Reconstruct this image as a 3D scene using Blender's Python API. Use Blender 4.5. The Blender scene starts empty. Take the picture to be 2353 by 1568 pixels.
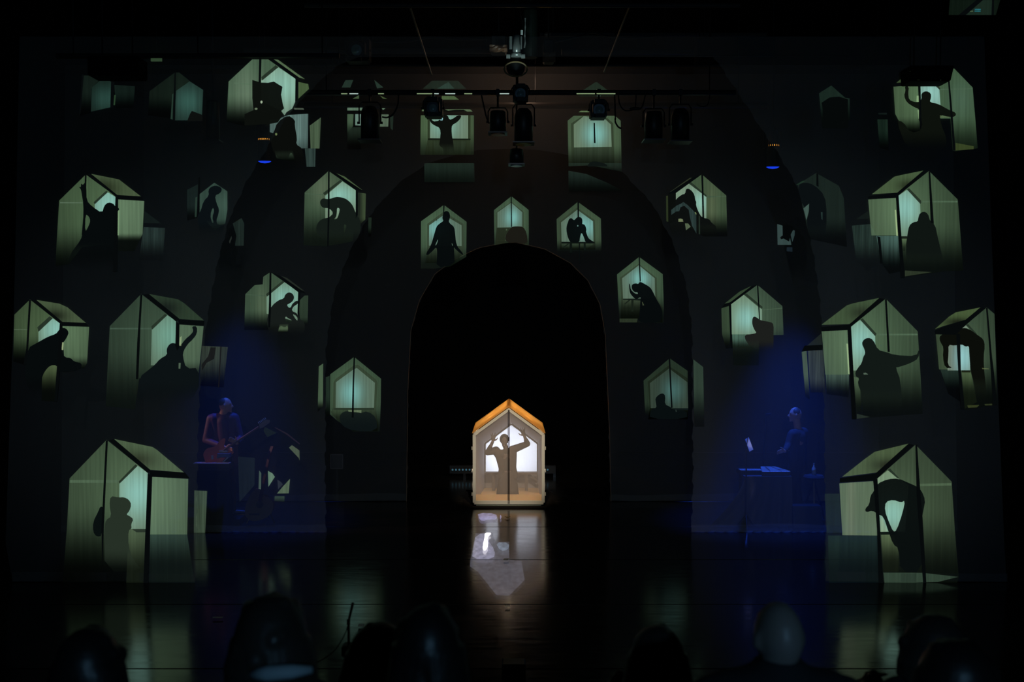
import bpy, bmesh, math, random
from mathutils import Vector, Matrix
from mathutils.geometry import tessellate_polygon

random.seed(7)
SC = bpy.context.scene
COL = SC.collection
PI = math.pi

# ------------------------------------------------------------------ camera, world, lights, exposure
F_PX = 2288.0                 # focal length in pixels of the 2353 x 1568 frame
H_CAM = 3.3
PITCH = math.atan((784 - 718) / F_PX)
cam_d = bpy.data.cameras.new('camera'); cam = bpy.data.objects.new('camera', cam_d); COL.objects.link(cam)
cam_d.sensor_width = 36.0
cam_d.lens = 36.0 * F_PX / 2353.0
cam_d.clip_start = 0.05; cam_d.clip_end = 100
cam.location = (0, 0, H_CAM)
cam.rotation_euler = (PI / 2 - PITCH, 0, 0)
cam_d.dof.use_dof = True; cam_d.dof.focus_distance = 16.8; cam_d.dof.aperture_fstop = 2.0
SC.camera = cam

w = bpy.data.worlds.new('World'); SC.world = w; w.use_nodes = True
w.node_tree.nodes['Background'].inputs[0].default_value = (0.30, 0.34, 0.40, 1)
w.node_tree.nodes['Background'].inputs[1].default_value = 0.0

SC.view_settings.view_transform = 'Standard'
SC.view_settings.look = 'None'
SC.view_settings.exposure = 0.0
SC.view_settings.gamma = 1.0
SC.view_settings.use_curve_mapping = False
SC.cycles.transparent_max_bounces = 40
SC.cycles.max_bounces = 8
SC.cycles.use_denoising = True
SC.cycles.sample_clamp_indirect = 3.0

def lin(c):
    return tuple(((v / 255) / 12.92 if v / 255 <= 0.04045 else ((v / 255 + 0.055) / 1.055) ** 2.4) for v in c)

def spot(name, loc, target, power, color, angle, blend=0.3, radius=0.05):
    d = bpy.data.lights.new(name, 'SPOT'); o = bpy.data.objects.new(name, d); COL.objects.link(o)
    d.energy = power; d.color = color; d.spot_size = math.radians(angle); d.spot_blend = blend
    d.shadow_soft_size = radius
    o.location = loc
    o.rotation_euler = (Vector(target) - Vector(loc)).to_track_quat('-Z', 'Y').to_euler()
    return o

def point(name, loc, power, color, radius=0.05):
    d = bpy.data.lights.new(name, 'POINT'); o = bpy.data.objects.new(name, d); COL.objects.link(o)
    d.energy = power; d.color = color; d.shadow_soft_size = radius; o.location = loc
    return o

# the video projector behind the audience: its black level greys the gauze
pj = spot('projector_beam', (0, -6, 6.6), (0, 12.1, 2.5), 490, (0.74, 0.92, 1.0), 23, 0.55, 0.04)
pj.scale = (2.0, 1.0, 1.0)
point('audience_back_fill', (1.6, -3.5, 3.7), 150, (0.28, 0.62, 1.0), 0.12)  # added unseen bluish fill for the backs of the audience heads
point('warm_gauze_fill', (0.2, 16.0, 7.0), 9, (1.0, 0.66, 0.44), 0.2)  # added warm fill that tints the upper gauze, no fixture stands here
# blue parcans over the two musicians
BLUE = (0.02, 0.10, 1.0)
spot('blue_beam_left', (-3.9, 15.75, 5.45), (-4.2, 15.6, 0.2), 700, BLUE, 44, 1.0, 0.08)
spot('blue_beam_right', (4.12, 15.75, 5.37), (4.2, 15.65, 0.2), 1700, BLUE, 44, 1.0, 0.08)
spot('guitar_side_lamp', (-6.6, 15.0, 2.5), (-4.4, 15.3, 1.25), 95, (1.0, 0.55, 0.42), 26, 0.8, 0.06)
spot('music_sheet_fill', (3.62, 14.90, 2.05), (3.62, 15.05, 1.32), 11, (1.0, 0.95, 0.88), 9, 0.6, 0.03)  # added spot to brighten the music sheet, not a modelled lamp
# warm stage spot on the small house, bluish lamp behind its rear panel, warm lamps under its roof
spot('warm_house_beam', (0.16, 13.5, 5.48), (-0.05, 17.0, 0.6), 620, (1.0, 0.66, 0.34), 17, 0.5, 0.06)
spot('house_rear_lamp', (-0.12, 19.55, 0.62), (-0.03, 18.2, 0.72), 150, (0.80, 0.86, 1.0), 75, 0.9, 0.10)
spot('house_front_wash', (0.2, 9.0, 6.3), (-0.05, 16.8, 0.9), 1650, (1.0, 0.86, 0.72), 11.5, 0.6, 0.06)

def at(px, py, Y):
    """the point of the vertical plane y = Y that stands at this place of the photograph"""
    a = (px - 1176.5) / F_PX; b = -(py - 784) / F_PX
    d = Vector((a, math.cos(PITCH) + b * math.sin(PITCH), -math.sin(PITCH) + b * math.cos(PITCH)))
    t = Y / d.y
    return Vector((0, 0, H_CAM)) + d * t

Y_FRONT, Y_MID, Y_HOUSE, Y_BACK = 12.08, 14.83, 16.78, 17.28

# ------------------------------------------------------------------ helpers
def tag(o, label=None, cat=None, group=None, kind=None):
    if label: o['label'] = label
    if cat: o['category'] = cat
    if group: o['group'] = group
    if kind: o['kind'] = kind
    return o

def empty(name, loc, label=None, cat=None, group=None):
    o = bpy.data.objects.new(name, None); COL.objects.link(o); o.location = loc
    o.empty_display_size = 0.1
    return tag(o, label, cat, group)

def link(name, me, mat=None, parent=None, smooth=False):
    o = bpy.data.objects.new(name, me); COL.objects.link(o)
    if mat: me.materials.append(mat)
    if parent:
        o.parent = parent
        o.matrix_parent_inverse = Matrix.Identity(4)
    if smooth:
        for p in me.polygons: p.use_smooth = True
    return o

def done(name, bm, mat, parent=None, smooth=False, world=True):
    """bm is in world coordinates; with a parent it is moved into the parent's frame"""
    me = bpy.data.meshes.new(name)
    if parent and world:
        loc = Vector((0, 0, 0)); p = parent
        while p: loc += p.location; p = p.parent
        bmesh.ops.translate(bm, verts=bm.verts, vec=-loc)
    bmesh.ops.recalc_face_normals(bm, faces=bm.faces)
    bm.to_mesh(me); bm.free()
    return link(name, me, mat, parent, smooth)

def mkmat(name, col, rough=0.6, spec=0.5, metal=0.0, noise=0.0, scale=20, emis=None, estr=0.0, bump=0.0):
    m = bpy.data.materials.new(name); m.use_nodes = True
    nt = m.node_tree; b = nt.nodes['Principled BSDF']
    b.inputs['Base Color'].default_value = (*col, 1); b.inputs['Roughness'].default_value = rough
    b.inputs['Specular IOR Level'].default_value = spec; b.inputs['Metallic'].default_value = metal
    tc = nt.nodes.new('ShaderNodeTexCoord')
    n = nt.nodes.new('ShaderNodeTexNoise'); n.inputs['Scale'].default_value = scale; n.inputs['Detail'].default_value = 4
    nt.links.new(tc.outputs['Object'], n.inputs['Vector'])
    mix = nt.nodes.new('ShaderNodeMixRGB'); mix.blend_type = 'MULTIPLY'; mix.inputs[0].default_value = noise or 0.12
    mix.inputs[1].default_value = (*col, 1); nt.links.new(n.outputs['Color'], mix.inputs[2])
    nt.links.new(mix.outputs[0], b.inputs['Base Color'])
    if bump:
        bp = nt.nodes.new('ShaderNodeBump'); bp.inputs['Strength'].default_value = bump
        nt.links.new(n.outputs['Fac'], bp.inputs['Height']); nt.links.new(bp.outputs[0], b.inputs['Normal'])
    if emis:
        b.inputs['Emission Color'].default_value = (*emis, 1); b.inputs['Emission Strength'].default_value = estr
    return m

def emat(name, col, strength=1.0):
    m = bpy.data.materials.new(name); m.use_nodes = True; nt = m.node_tree; nt.nodes.clear()
    e = nt.nodes.new('ShaderNodeEmission'); e.inputs[0].default_value = (*col, 1); e.inputs[1].default_value = strength
    o = nt.nodes.new('ShaderNodeOutputMaterial'); nt.links.new(e.outputs[0], o.inputs[0])
    return m

def gauze(name, col, cover, transl=0.5):
    m = bpy.data.materials.new(name); m.use_nodes = True; nt = m.node_tree; nt.nodes.clear()
    tr = nt.nodes.new('ShaderNodeBsdfTransparent')
    di = nt.nodes.new('ShaderNodeBsdfDiffuse'); tl = nt.nodes.new('ShaderNodeBsdfTranslucent')
    tc = nt.nodes.new('ShaderNodeTexCoord'); mp = nt.nodes.new('ShaderNodeMapping')
    mp.inputs['Scale'].default_value = (14, 14, 1.2)
    n = nt.nodes.new('ShaderNodeTexNoise'); n.inputs['Scale'].default_value = 2.0; n.inputs['Detail'].default_value = 3
    nt.links.new(tc.outputs['Object'], mp.inputs[0]); nt.links.new(mp.outputs[0], n.inputs['Vector'])
    rp = nt.nodes.new('ShaderNodeMapRange'); rp.inputs[1].default_value = 0.25; rp.inputs[2].default_value = 0.75
    rp.inputs[3].default_value = cover * 0.94; rp.inputs[4].default_value = cover * 1.06
    nt.links.new(n.outputs['Fac'], rp.inputs[0])
    di.inputs[0].default_value = (*col, 1); tl.inputs[0].default_value = (*col, 1)
    m1 = nt.nodes.new('ShaderNodeMixShader'); m1.inputs[0].default_value = transl
    nt.links.new(di.outputs[0], m1.inputs[1]); nt.links.new(tl.outputs[0], m1.inputs[2])
    m2 = nt.nodes.new('ShaderNodeMixShader'); nt.links.new(rp.outputs[0], m2.inputs[0])
    nt.links.new(tr.outputs[0], m2.inputs[1]); nt.links.new(m1.outputs[0], m2.inputs[2])
    o = nt.nodes.new('ShaderNodeOutputMaterial'); nt.links.new(m2.outputs[0], o.inputs[0])
    return m

def box(bm, c, s, rot=None):
    M = Matrix.Translation(Vector(c)) @ ((rot.to_matrix().to_4x4()) if rot else Matrix.Identity(4)) @ Matrix.Diagonal((s[0], s[1], s[2], 1))
    return bmesh.ops.create_cube(bm, size=1.0, matrix=M)['verts']

def bar(bm, a, b, wdt, dpt=None):
    """a rectangular bar from a to b"""
    a, b = Vector(a), Vector(b); d = b - a
    q = d.to_track_quat('Z', 'Y')
    M = Matrix.Translation((a + b) / 2) @ q.to_matrix().to_4x4() @ Matrix.Diagonal((wdt, dpt or wdt, d.length, 1))
    bmesh.ops.create_cube(bm, size=1.0, matrix=M)

def tube(bm, a, b, r1, r2=None, seg=12, caps=True):
    a, b = Vector(a), Vector(b); d = b - a
    M = Matrix.Translation((a + b) / 2) @ d.to_track_quat('Z', 'Y').to_matrix().to_4x4()
    bmesh.ops.create_cone(bm, cap_ends=caps, segments=seg, radius1=r1, radius2=(r1 if r2 is None else r2), depth=d.length, matrix=M)

def path(bm, pts, r, seg=8):
    pts = [Vector(p) for p in pts]
    rings = []
    for i, p in enumerate(pts):
        t = (pts[min(i + 1, len(pts) - 1)] - pts[max(i - 1, 0)]).normalized()
        q = t.to_track_quat('Z', 'Y')
        rr = r[i] if isinstance(r, (list, tuple)) else r
        rings.append([bm.verts.new(p + q @ Vector((math.cos(2 * PI * k / seg) * rr, math.sin(2 * PI * k / seg) * rr, 0))) for k in range(seg)])
    for A, B in zip(rings, rings[1:]):
        for k in range(seg):
            bm.faces.new((A[k], A[(k + 1) % seg], B[(k + 1) % seg], B[k]))
    bm.faces.new(rings[0][::-1]); bm.faces.new(rings[-1])

def ball(bm, c, r, sub=(16, 10), scale=(1, 1, 1), rot=None):
    M = Matrix.Translation(Vector(c)) @ ((rot.to_matrix().to_4x4()) if rot else Matrix.Identity(4)) @ Matrix.Diagonal((r * scale[0], r * scale[1], r * scale[2], 1))
    return bmesh.ops.create_uvsphere(bm, u_segments=sub[0], v_segments=sub[1], radius=1.0, matrix=M)['verts']

def lathe(bm, prof, c, axis=(0, 0, 1), seg=20):
    q = Vector(axis).to_track_quat('Z', 'Y'); c = Vector(c); rings = []
    for r, z in prof:
        rings.append([bm.verts.new(c + q @ Vector((math.cos(2 * PI * k / seg) * r, math.sin(2 * PI * k / seg) * r, z))) for k in range(seg)])
    for A, B in zip(rings, rings[1:]):
        for k in range(seg):
            bm.faces.new((A[k], A[(k + 1) % seg], B[(k + 1) % seg], B[k]))
    bm.faces.new(rings[0][::-1]); bm.faces.new(rings[-1])

def prism(bm, pts, thick, nrm):
    """flat outline (3D points) thickened along nrm"""
    pts = [Vector(p) for p in pts]; n = Vector(nrm).normalized() * thick
    a = [bm.verts.new(p) for p in pts]; b = [bm.verts.new(p + n) for p in pts]
    for t in tessellate_polygon([pts]):
        bm.faces.new([a[i] for i in t]); bm.faces.new([b[i] for i in reversed(t)])
    for i in range(len(pts)):
        j = (i + 1) % len(pts); bm.faces.new((a[i], a[j], b[j], b[i]))

# ------------------------------------------------------------------ plain materials
M_BLACK = mkmat('black_paint', (0.012, 0.012, 0.013), 0.45)
M_BLACKCLOTH = mkmat('black_drape', (0.006, 0.006, 0.007), 0.95, 0.1)
M_METAL = mkmat('dark_metal', (0.05, 0.05, 0.055), 0.35, metal=0.8)
M_CHROME = mkmat('chrome', (0.60, 0.66, 0.66), 0.30, metal=0.55)
M_LENS = mkmat('lens_glass', (0.55, 0.68, 0.66), 0.30, metal=0.25)
M_GEL = mkmat('amber_gel', (0.55, 0.28, 0.16), 0.35)
M_CABLE = mkmat('cable_rubber', (0.008, 0.008, 0.008), 0.6)

# ------------------------------------------------------------------ the room
def struct(name, bm, mat, parent=None):
    return tag(done(name, bm, mat, parent), kind='structure')

def floor_mat():
    m = bpy.data.materials.new('stage_vinyl'); m.use_nodes = True; nt = m.node_tree; b = nt.nodes['Principled BSDF']
    tc = nt.nodes.new('ShaderNodeTexCoord'); mp = nt.nodes.new('ShaderNodeMapping'); mp.inputs['Scale'].default_value = (1.2, 6, 1)
    nt.links.new(tc.outputs['Object'], mp.inputs[0])
    n = nt.nodes.new('ShaderNodeTexNoise'); n.inputs['Scale'].default_value = 2.2; n.inputs['Detail'].default_value = 7
    nt.links.new(mp.outputs[0], n.inputs['Vector'])
    r = nt.nodes.new('ShaderNodeMapRange'); r.inputs[1].default_value = 0.3; r.inputs[2].default_value = 0.7
    r.inputs[3].default_value = 0.11; r.inputs[4].default_value = 0.20
    nt.links.new(n.outputs['Fac'], r.inputs[0]); nt.links.new(r.outputs[0], b.inputs['Roughness'])
    cr = nt.nodes.new('ShaderNodeMapRange'); cr.inputs[3].default_value = 0.010; cr.inputs[4].default_value = 0.022
    nt.links.new(n.outputs['Fac'], cr.inputs[0]); nt.links.new(cr.outputs[0], b.inputs['Base Color'])
    b.inputs['Specular IOR Level'].default_value = 0.75
    n2 = nt.nodes.new('ShaderNodeTexNoise'); n2.inputs['Scale'].default_value = 9; n2.inputs['Detail'].default_value = 5
    nt.links.new(mp.outputs[0], n2.inputs['Vector'])
    bp = nt.nodes.new('ShaderNodeBump'); bp.inputs['Strength'].default_value = 0.02; bp.inputs['Distance'].default_value = 0.02
    nt.links.new(n2.outputs['Fac'], bp.inputs['Height']); nt.links.new(bp.outputs[0], b.inputs['Normal'])
    return m
M_FLOOR = floor_mat()

bm = bmesh.new(); box(bm, (0, 8, -0.12), (17, 32, 0.2)); floor = struct('floor', bm, M_BLACK)
# rolls of stage vinyl, two metres wide, laid across the stage with open joints
y = 7.10
while y < 22:
    bm = bmesh.new(); box(bm, (0, y + 1.008, -0.011), (16.4, 2.016, 0.022))
    bmesh.ops.bevel(bm, geom=[e for e in bm.edges], offset=0.004, segments=1, affect='EDGES')
    done('vinyl_strip', bm, M_FLOOR, floor); y += 2.033
bm = bmesh.new(); box(bm, (0, 23.6, 4.4), (17, 0.2, 9.2)); struct('wall_back', bm, M_BLACKCLOTH)
bm = bmesh.new(); box(bm, (-8.4, 8, 4.4), (0.2, 32, 9.2)); struct('wall_left', bm, M_BLACKCLOTH)
bm = bmesh.new(); box(bm, (8.4, 8, 4.4), (0.2, 32, 9.2)); struct('wall_right', bm, M_BLACKCLOTH)
bm = bmesh.new(); box(bm, (0, -8.6, 4.4), (17, 0.2, 9.2)); struct('wall_front', bm, M_BLACKCLOTH)
bm = bmesh.new(); box(bm, (0, 8, 9.1), (17, 32, 0.2)); struct('ceiling', bm, M_BLACKCLOTH)
bm = bmesh.new(); box(bm, (0, -1.8, 0.51), (16, 13.2, 1.02)); box(bm, (0, 3.22, 1.2), (9.0, 0.62, 0.40)); box(bm, (0, 4.25, 1.2), (9.0, 0.62, 0.40))
struct('trim_1', bm, M_BLACKCLOTH)

# ------------------------------------------------------------------ gauze curtains
def interp(tab, v):
    if v <= tab[0][0]: return tab[0][1]
    for (a, x), (b, z) in zip(tab, tab[1:]):
        if v <= b: return x + (z - x) * (v - a) / (b - a)
    return tab[-1][1]

def curtain(name, label, Y, top, bottom, outL, outR, inL, inR, apex, mat, hem_h, amp=0.006, rim_mat=None):
    """in/out tables give the curtain's edges by height; above the apex the two halves meet"""
    root = empty(name, at(1176, bottom, Y) * 1.0, label, 'curtain')
    root.location.z = 0
    rows = [top + (bottom - top) * (i / 220) for i in range(221)] + [apex + .5]; rows.sort()
    bm = bmesh.new(); NC = 56
    for outer, inner, sgn in ((outL, inL, 1), (outR, inR, -1)):
        grid = []
        for py in rows:
            xo = interp(outer, py); xi = interp(inner, py) if py > apex else 1176.5
            xi += 1.6 * math.sin(py * 0.13) + 1.1 * math.sin(py * 0.31 + 1)
            if py <= apex: xi = 1176.5
            line = []
            for k in range(NC + 1):
                u = k / NC; p = at(xo + (xi - xo) * u, py, Y)
                p.y += amp * (math.sin(p.x * 9 + sgn) + 0.6 * math.sin(p.x * 23 + p.z * 0.4))
                if py == bottom: p.z = 0.012 + 0.006 * math.sin(p.x * 5)
                line.append(p)
            grid.append(line)
        V = [[bm.verts.new(p) for p in line] for line in grid]
        for i in range(len(rows) - 1):
            for k in range(NC):
                bm.faces.new((V[i][k], V[i][k + 1], V[i + 1][k + 1], V[i + 1][k]))
        hm = bmesh.new()
        last = [(p + Vector((0, -0.012, 0))) for p in grid[-1]]
        W = [[hm.verts.new(p + Vector((0, 0, hem_h * (0.9 + 0.1 * math.sin(p.x * 2))))) for p in last], [hm.verts.new(p) for p in last]]
        for k in range(NC):
            hm.faces.new((W[0][k], W[0][k + 1], W[1][k + 1], W[1][k]))
        done('hem', hm, mat, root, smooth=True)
    bmesh.ops.remove_doubles(bm, verts=bm.verts, dist=0.001)
    done('cloth', bm, mat, root, smooth=True)
    if rim_mat:
        pl = [at(interp(inL, py) - 1, py, Y - .004) for py in rows if py > apex]; pr = [at(interp(inR, py) + 1, py, Y - .004) for py in rows if py > apex]
        bm = bmesh.new(); path(bm, pl[::-1] + pr, .007, 5); done('edge_rim_line', bm, rim_mat, root, smooth=True)  # added tube, its brown stands for warm rim light on the arch edge
    return root

G_FRONT = gauze('front_gauze', (0.50, 0.52, 0.52), 0.30)
G_MID = gauze('middle_gauze', (0.50, 0.50, 0.52), 0.28)
G_BACK = gauze('rear_gauze', (0.52, 0.50, 0.50), 0.30)
curtain('gauze_curtain', 'frontmost sheer gauze curtain, widest arch, hanging nearest the audience', Y_FRONT, 84, 1343,
        [(84, 46), (700, 32), (1250, 12), (1343, 30)], [(84, 2262), (700, 2285), (1250, 2308), (1343, 2314)],
        [(130, 830), (150, 775), (200, 722), (260, 665), (330, 620), (420, 565), (500, 528), (600, 500), (700, 482), (800, 467), (900, 459), (1000, 455), (1343, 450)],
        [(130, 1640), (160, 1660), (220, 1700), (300, 1752), (360, 1793), (430, 1832), (500, 1852), (600, 1872), (700, 1885), (800, 1891), (1000, 1895), (1343, 1898)],
        130, G_FRONT, 0.12)
curtain('gauze_curtain', 'middle sheer gauze curtain with arch, hanging in front of the two musicians', Y_MID, 150, 1229,
        [(150, 150), (1229, 140)], [(150, 2190), (1229, 2200)],
        [(344, 1100), (352, 1060), (375, 985), (410, 930), (450, 888), (500, 846), (580, 803), (680, 766), (800, 749), (1100, 747), (1229, 749)],
        [(344, 1230), (360, 1330), (395, 1430), (470, 1500), (560, 1548), (660, 1578), (760, 1590), (1100, 1592), (1229, 1588)],
        344, G_MID, 0.12)
curtain('gauze_curtain', 'rearmost sheer gauze curtain, narrow pointed arch framing the small lit house', Y_BACK, 170, 1156,
        [(170, 330), (1156, 330)], [(170, 2020), (1156, 2020)],
        [(557, 1168), (570, 1100), (597, 1045), (630, 1000), (690, 965), (760, 945), (900, 938), (1156, 935)],
        [(557, 1182), (572, 1250), (605, 1310), (645, 1350), (700, 1378), (770, 1390), (1000, 1400), (1156, 1403)],
        557, G_BACK, 0.13, 0.007, mkmat('warm_rim_brown', (0.42, 0.25, 0.16), 0.8))

# ------------------------------------------------------------------ video pictures thrown onto the gauze
PX = {'F': 1.0, 'M': 1.0, 'B': 1.0}
PLANE = {'F': Y_FRONT - 0.012, 'M': Y_MID - 0.012, 'B': Y_BACK - 0.014}
OLIVE, CYAN, GREYT = (92, 108, 80), (140, 196, 188), (112, 130, 116)
MATS = {}
LUM = 0.72

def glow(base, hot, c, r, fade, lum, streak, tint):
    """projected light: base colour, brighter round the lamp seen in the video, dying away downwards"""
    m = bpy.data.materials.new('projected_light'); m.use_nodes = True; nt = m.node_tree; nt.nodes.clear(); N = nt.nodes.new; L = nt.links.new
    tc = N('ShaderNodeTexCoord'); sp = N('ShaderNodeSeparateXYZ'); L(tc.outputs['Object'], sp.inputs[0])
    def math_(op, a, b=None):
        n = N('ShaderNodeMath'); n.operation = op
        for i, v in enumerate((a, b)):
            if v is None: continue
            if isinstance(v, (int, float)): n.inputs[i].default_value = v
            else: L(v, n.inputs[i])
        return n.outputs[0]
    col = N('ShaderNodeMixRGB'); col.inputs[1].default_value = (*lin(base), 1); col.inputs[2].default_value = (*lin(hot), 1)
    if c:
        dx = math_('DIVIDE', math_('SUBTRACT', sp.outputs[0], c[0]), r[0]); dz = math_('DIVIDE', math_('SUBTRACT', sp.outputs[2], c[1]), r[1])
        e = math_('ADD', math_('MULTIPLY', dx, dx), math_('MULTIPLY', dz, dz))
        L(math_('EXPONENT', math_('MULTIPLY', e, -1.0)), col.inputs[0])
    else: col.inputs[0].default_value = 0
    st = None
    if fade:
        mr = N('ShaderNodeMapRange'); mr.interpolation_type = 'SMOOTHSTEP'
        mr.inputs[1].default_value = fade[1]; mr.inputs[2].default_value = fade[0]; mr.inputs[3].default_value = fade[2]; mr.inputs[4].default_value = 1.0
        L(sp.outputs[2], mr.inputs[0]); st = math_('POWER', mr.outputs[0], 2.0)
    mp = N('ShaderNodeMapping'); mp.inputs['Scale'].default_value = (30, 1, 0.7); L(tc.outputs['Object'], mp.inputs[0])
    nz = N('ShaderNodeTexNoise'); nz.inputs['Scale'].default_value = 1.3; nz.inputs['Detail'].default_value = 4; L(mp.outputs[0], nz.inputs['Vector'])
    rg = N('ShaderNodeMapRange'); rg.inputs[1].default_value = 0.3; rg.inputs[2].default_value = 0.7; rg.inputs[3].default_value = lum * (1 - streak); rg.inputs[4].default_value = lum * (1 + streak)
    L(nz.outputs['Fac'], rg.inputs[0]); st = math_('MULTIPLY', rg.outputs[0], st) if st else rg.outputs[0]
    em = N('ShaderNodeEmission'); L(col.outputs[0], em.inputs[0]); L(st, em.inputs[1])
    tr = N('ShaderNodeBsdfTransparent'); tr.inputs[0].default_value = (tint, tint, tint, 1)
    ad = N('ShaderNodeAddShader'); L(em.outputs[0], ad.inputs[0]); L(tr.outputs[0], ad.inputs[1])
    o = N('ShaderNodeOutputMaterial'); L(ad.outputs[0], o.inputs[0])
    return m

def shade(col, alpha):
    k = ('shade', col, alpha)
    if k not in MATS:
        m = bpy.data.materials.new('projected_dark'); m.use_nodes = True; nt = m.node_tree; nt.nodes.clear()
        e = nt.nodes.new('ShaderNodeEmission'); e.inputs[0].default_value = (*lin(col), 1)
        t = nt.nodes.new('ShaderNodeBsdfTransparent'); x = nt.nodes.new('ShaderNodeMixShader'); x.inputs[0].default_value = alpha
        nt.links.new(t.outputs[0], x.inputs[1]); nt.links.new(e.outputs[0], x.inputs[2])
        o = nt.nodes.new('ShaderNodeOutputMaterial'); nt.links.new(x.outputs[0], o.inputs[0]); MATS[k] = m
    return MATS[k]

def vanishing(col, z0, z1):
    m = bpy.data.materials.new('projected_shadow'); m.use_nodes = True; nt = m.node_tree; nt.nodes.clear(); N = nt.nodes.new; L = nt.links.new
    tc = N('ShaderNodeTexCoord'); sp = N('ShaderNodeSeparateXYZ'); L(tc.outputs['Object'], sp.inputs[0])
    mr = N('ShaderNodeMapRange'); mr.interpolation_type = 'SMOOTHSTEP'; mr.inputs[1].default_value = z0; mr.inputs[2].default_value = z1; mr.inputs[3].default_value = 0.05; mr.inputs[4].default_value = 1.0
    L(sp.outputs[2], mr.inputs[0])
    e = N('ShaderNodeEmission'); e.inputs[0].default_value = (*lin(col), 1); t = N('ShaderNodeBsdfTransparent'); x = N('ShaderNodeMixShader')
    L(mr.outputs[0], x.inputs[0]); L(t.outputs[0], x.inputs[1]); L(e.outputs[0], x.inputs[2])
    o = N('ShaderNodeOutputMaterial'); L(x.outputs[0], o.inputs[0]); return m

def rounded(pts, n=2):
    for _ in range(n):
        out = []
        for i, p in enumerate(pts):
            q = pts[(i + 1) % len(pts)]
            out.append((p[0] * .75 + q[0] * .25, p[1] * .75 + q[1] * .25)); out.append((p[0] * .25 + q[0] * .75, p[1] * .25 + q[1] * .75))
        pts = out
    return pts

LAYER = dict(gable_panel=0, side_panel=1, roof_panel=1, floor_panel=1, frame_band=2, rear_panel=3, rafter=4, rail=4, table_edge=5, table_leg=5, figure_shadow=6, object_shadow=6,
             gap=7, backpack_shadow=7, beam=8, post=9, lower_panel=1, pipe_glow=2)

def projection(plane, crop, label, parts, base=OLIVE, group=None, cat='projection', name='projected_house', Y=None):
    """crop = (x, y, scale) of the enlarged view the outline was measured in; every part is (name, outline, options)"""
    ox, oy, k = crop
    P = lambda q: (q[0] / k + ox, q[1] / k + oy)
    xs = [P(q)[0] for p in parts for q in p[1]]; ys = [P(q)[1] for p in parts for q in p[1]]
    Yp = Y or PLANE[plane]
    org = at((min(xs) + max(xs)) / 2, max(ys), Yp)
    root = empty(name, org, label, cat, group)
    lamp = next((p[2]['c'] for p in parts if p[0] == 'rear_panel' and p[2].get('c')), None)
    for nm, pts, opt in parts:
        opt = dict(opt)
        if 'col' in opt and nm in ('gable_panel', 'side_panel', 'roof_panel', 'rail', 'rafter', 'lower_panel'):
            g_ = sum(opt['col']) / 3; opt['col'] = tuple((v * .84 + g_ * .16) * q for v, q in zip(opt['col'], (.89, 1.0, .98)))
        if lamp and nm in ('gable_panel', 'side_panel', 'roof_panel') and 'c' not in opt and opt.get('lum', 1) == 1.0:
            q = opt['col']; opt['c'] = (lamp[0], lamp[1], lamp[2] * 1.9, (lamp[3] if len(lamp) > 3 else lamp[2]) * 1.9)
            opt['hot'] = tuple(min(255, v * 1.16) for v in q); opt['col'] = tuple(v * .80 for v in q)
        elif lamp and nm == 'rear_panel' and opt.get('c'):
            opt['c'] = (lamp[0], lamp[1], lamp[2] * .85, (lamp[3] if len(lamp) > 3 else lamp[2]) * .85)
        YY = PLANE[opt['plane']] if 'plane' in opt else Yp
        YY -= 0.002 * LAYER.get(nm, 2)
        if nm in ('figure_shadow', 'backpack_shadow') or opt.get('round'): pts = rounded(pts, 1)
        holes = [rounded(h, 1) for h in opt.get('holes', [])]
        W = [[at(*P(q), YY) - org for q in ring] for ring in [pts] + holes]
        flat = [v for ring in W for v in ring]
        me = bpy.data.meshes.new(nm)
        tris = tessellate_polygon(W)
        fixed = []
        for t in tris:
            a, b, c = (flat[i] for i in t)
            fixed.append(t if (b - a).cross(c - a).y < 0 else t[::-1])
        me.from_pydata([tuple(v) for v in flat], [], [tuple(t) for t in fixed]); me.update()
        if 'dark' in opt:
            mat = shade(opt['dark'], opt.get('alpha', 0.995))
            if nm == 'figure_shadow' and plane in 'FM' and opt.get('vanish', True):
                zs = [v.z for v in flat]; zr = max(zs) - min(zs); v0 = opt.get('vanish', True)
                mat = vanishing(opt['dark'], min(zs) + zr * .02, min(zs) + zr * (.34 if v0 is True else v0))
        else:
            f = opt.get('fade'); s = F_PX / YY
            z = lambda yy: (at(ox, yy / k + oy, YY) - org).z
            fd = (z(f[0]), z(f[1]), f[2] if len(f) > 2 else 0.0) if f else None
            c = opt.get('c'); cc = None; rr = None
            if c:
                v = at(*P(c[:2]), YY) - org; cc = (v.x, v.z); rr = (c[2] / k / s, (c[3] if len(c) > 3 else c[2]) / k / s)
            mat = glow(opt.get('col', base), opt.get('hot', CYAN), cc, rr, fd, opt.get('lum', 1.0) * LUM, opt.get('streak', 0.16), opt.get('tint', 0.6))
        o = link(nm, me, mat, root)
        if 'label' in opt: o['label'] = opt['label']
    return root

DK = (6, 10, 11)
def fig(pts, col=DK, a=0.995, **kw): return ('figure_shadow', pts, dict(dark=col, alpha=a, **kw))
def bars(*polys): return [('beam' if i % 2 == 0 else 'post', p, dict(dark=(6, 9, 10), alpha=0.995)) for i, p in enumerate(polys)]
def post(*polys): return [('post', p, dict(dark=(6, 9, 10), alpha=0.995)) for p in polys]
def beam(*polys): return [('beam', p, dict(dark=(6, 9, 10), alpha=0.995)) for p in polys]
def raft(p): return ('rafter', p, dict(col=(50, 60, 46), tint=0.0, lum=1.0))

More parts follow.
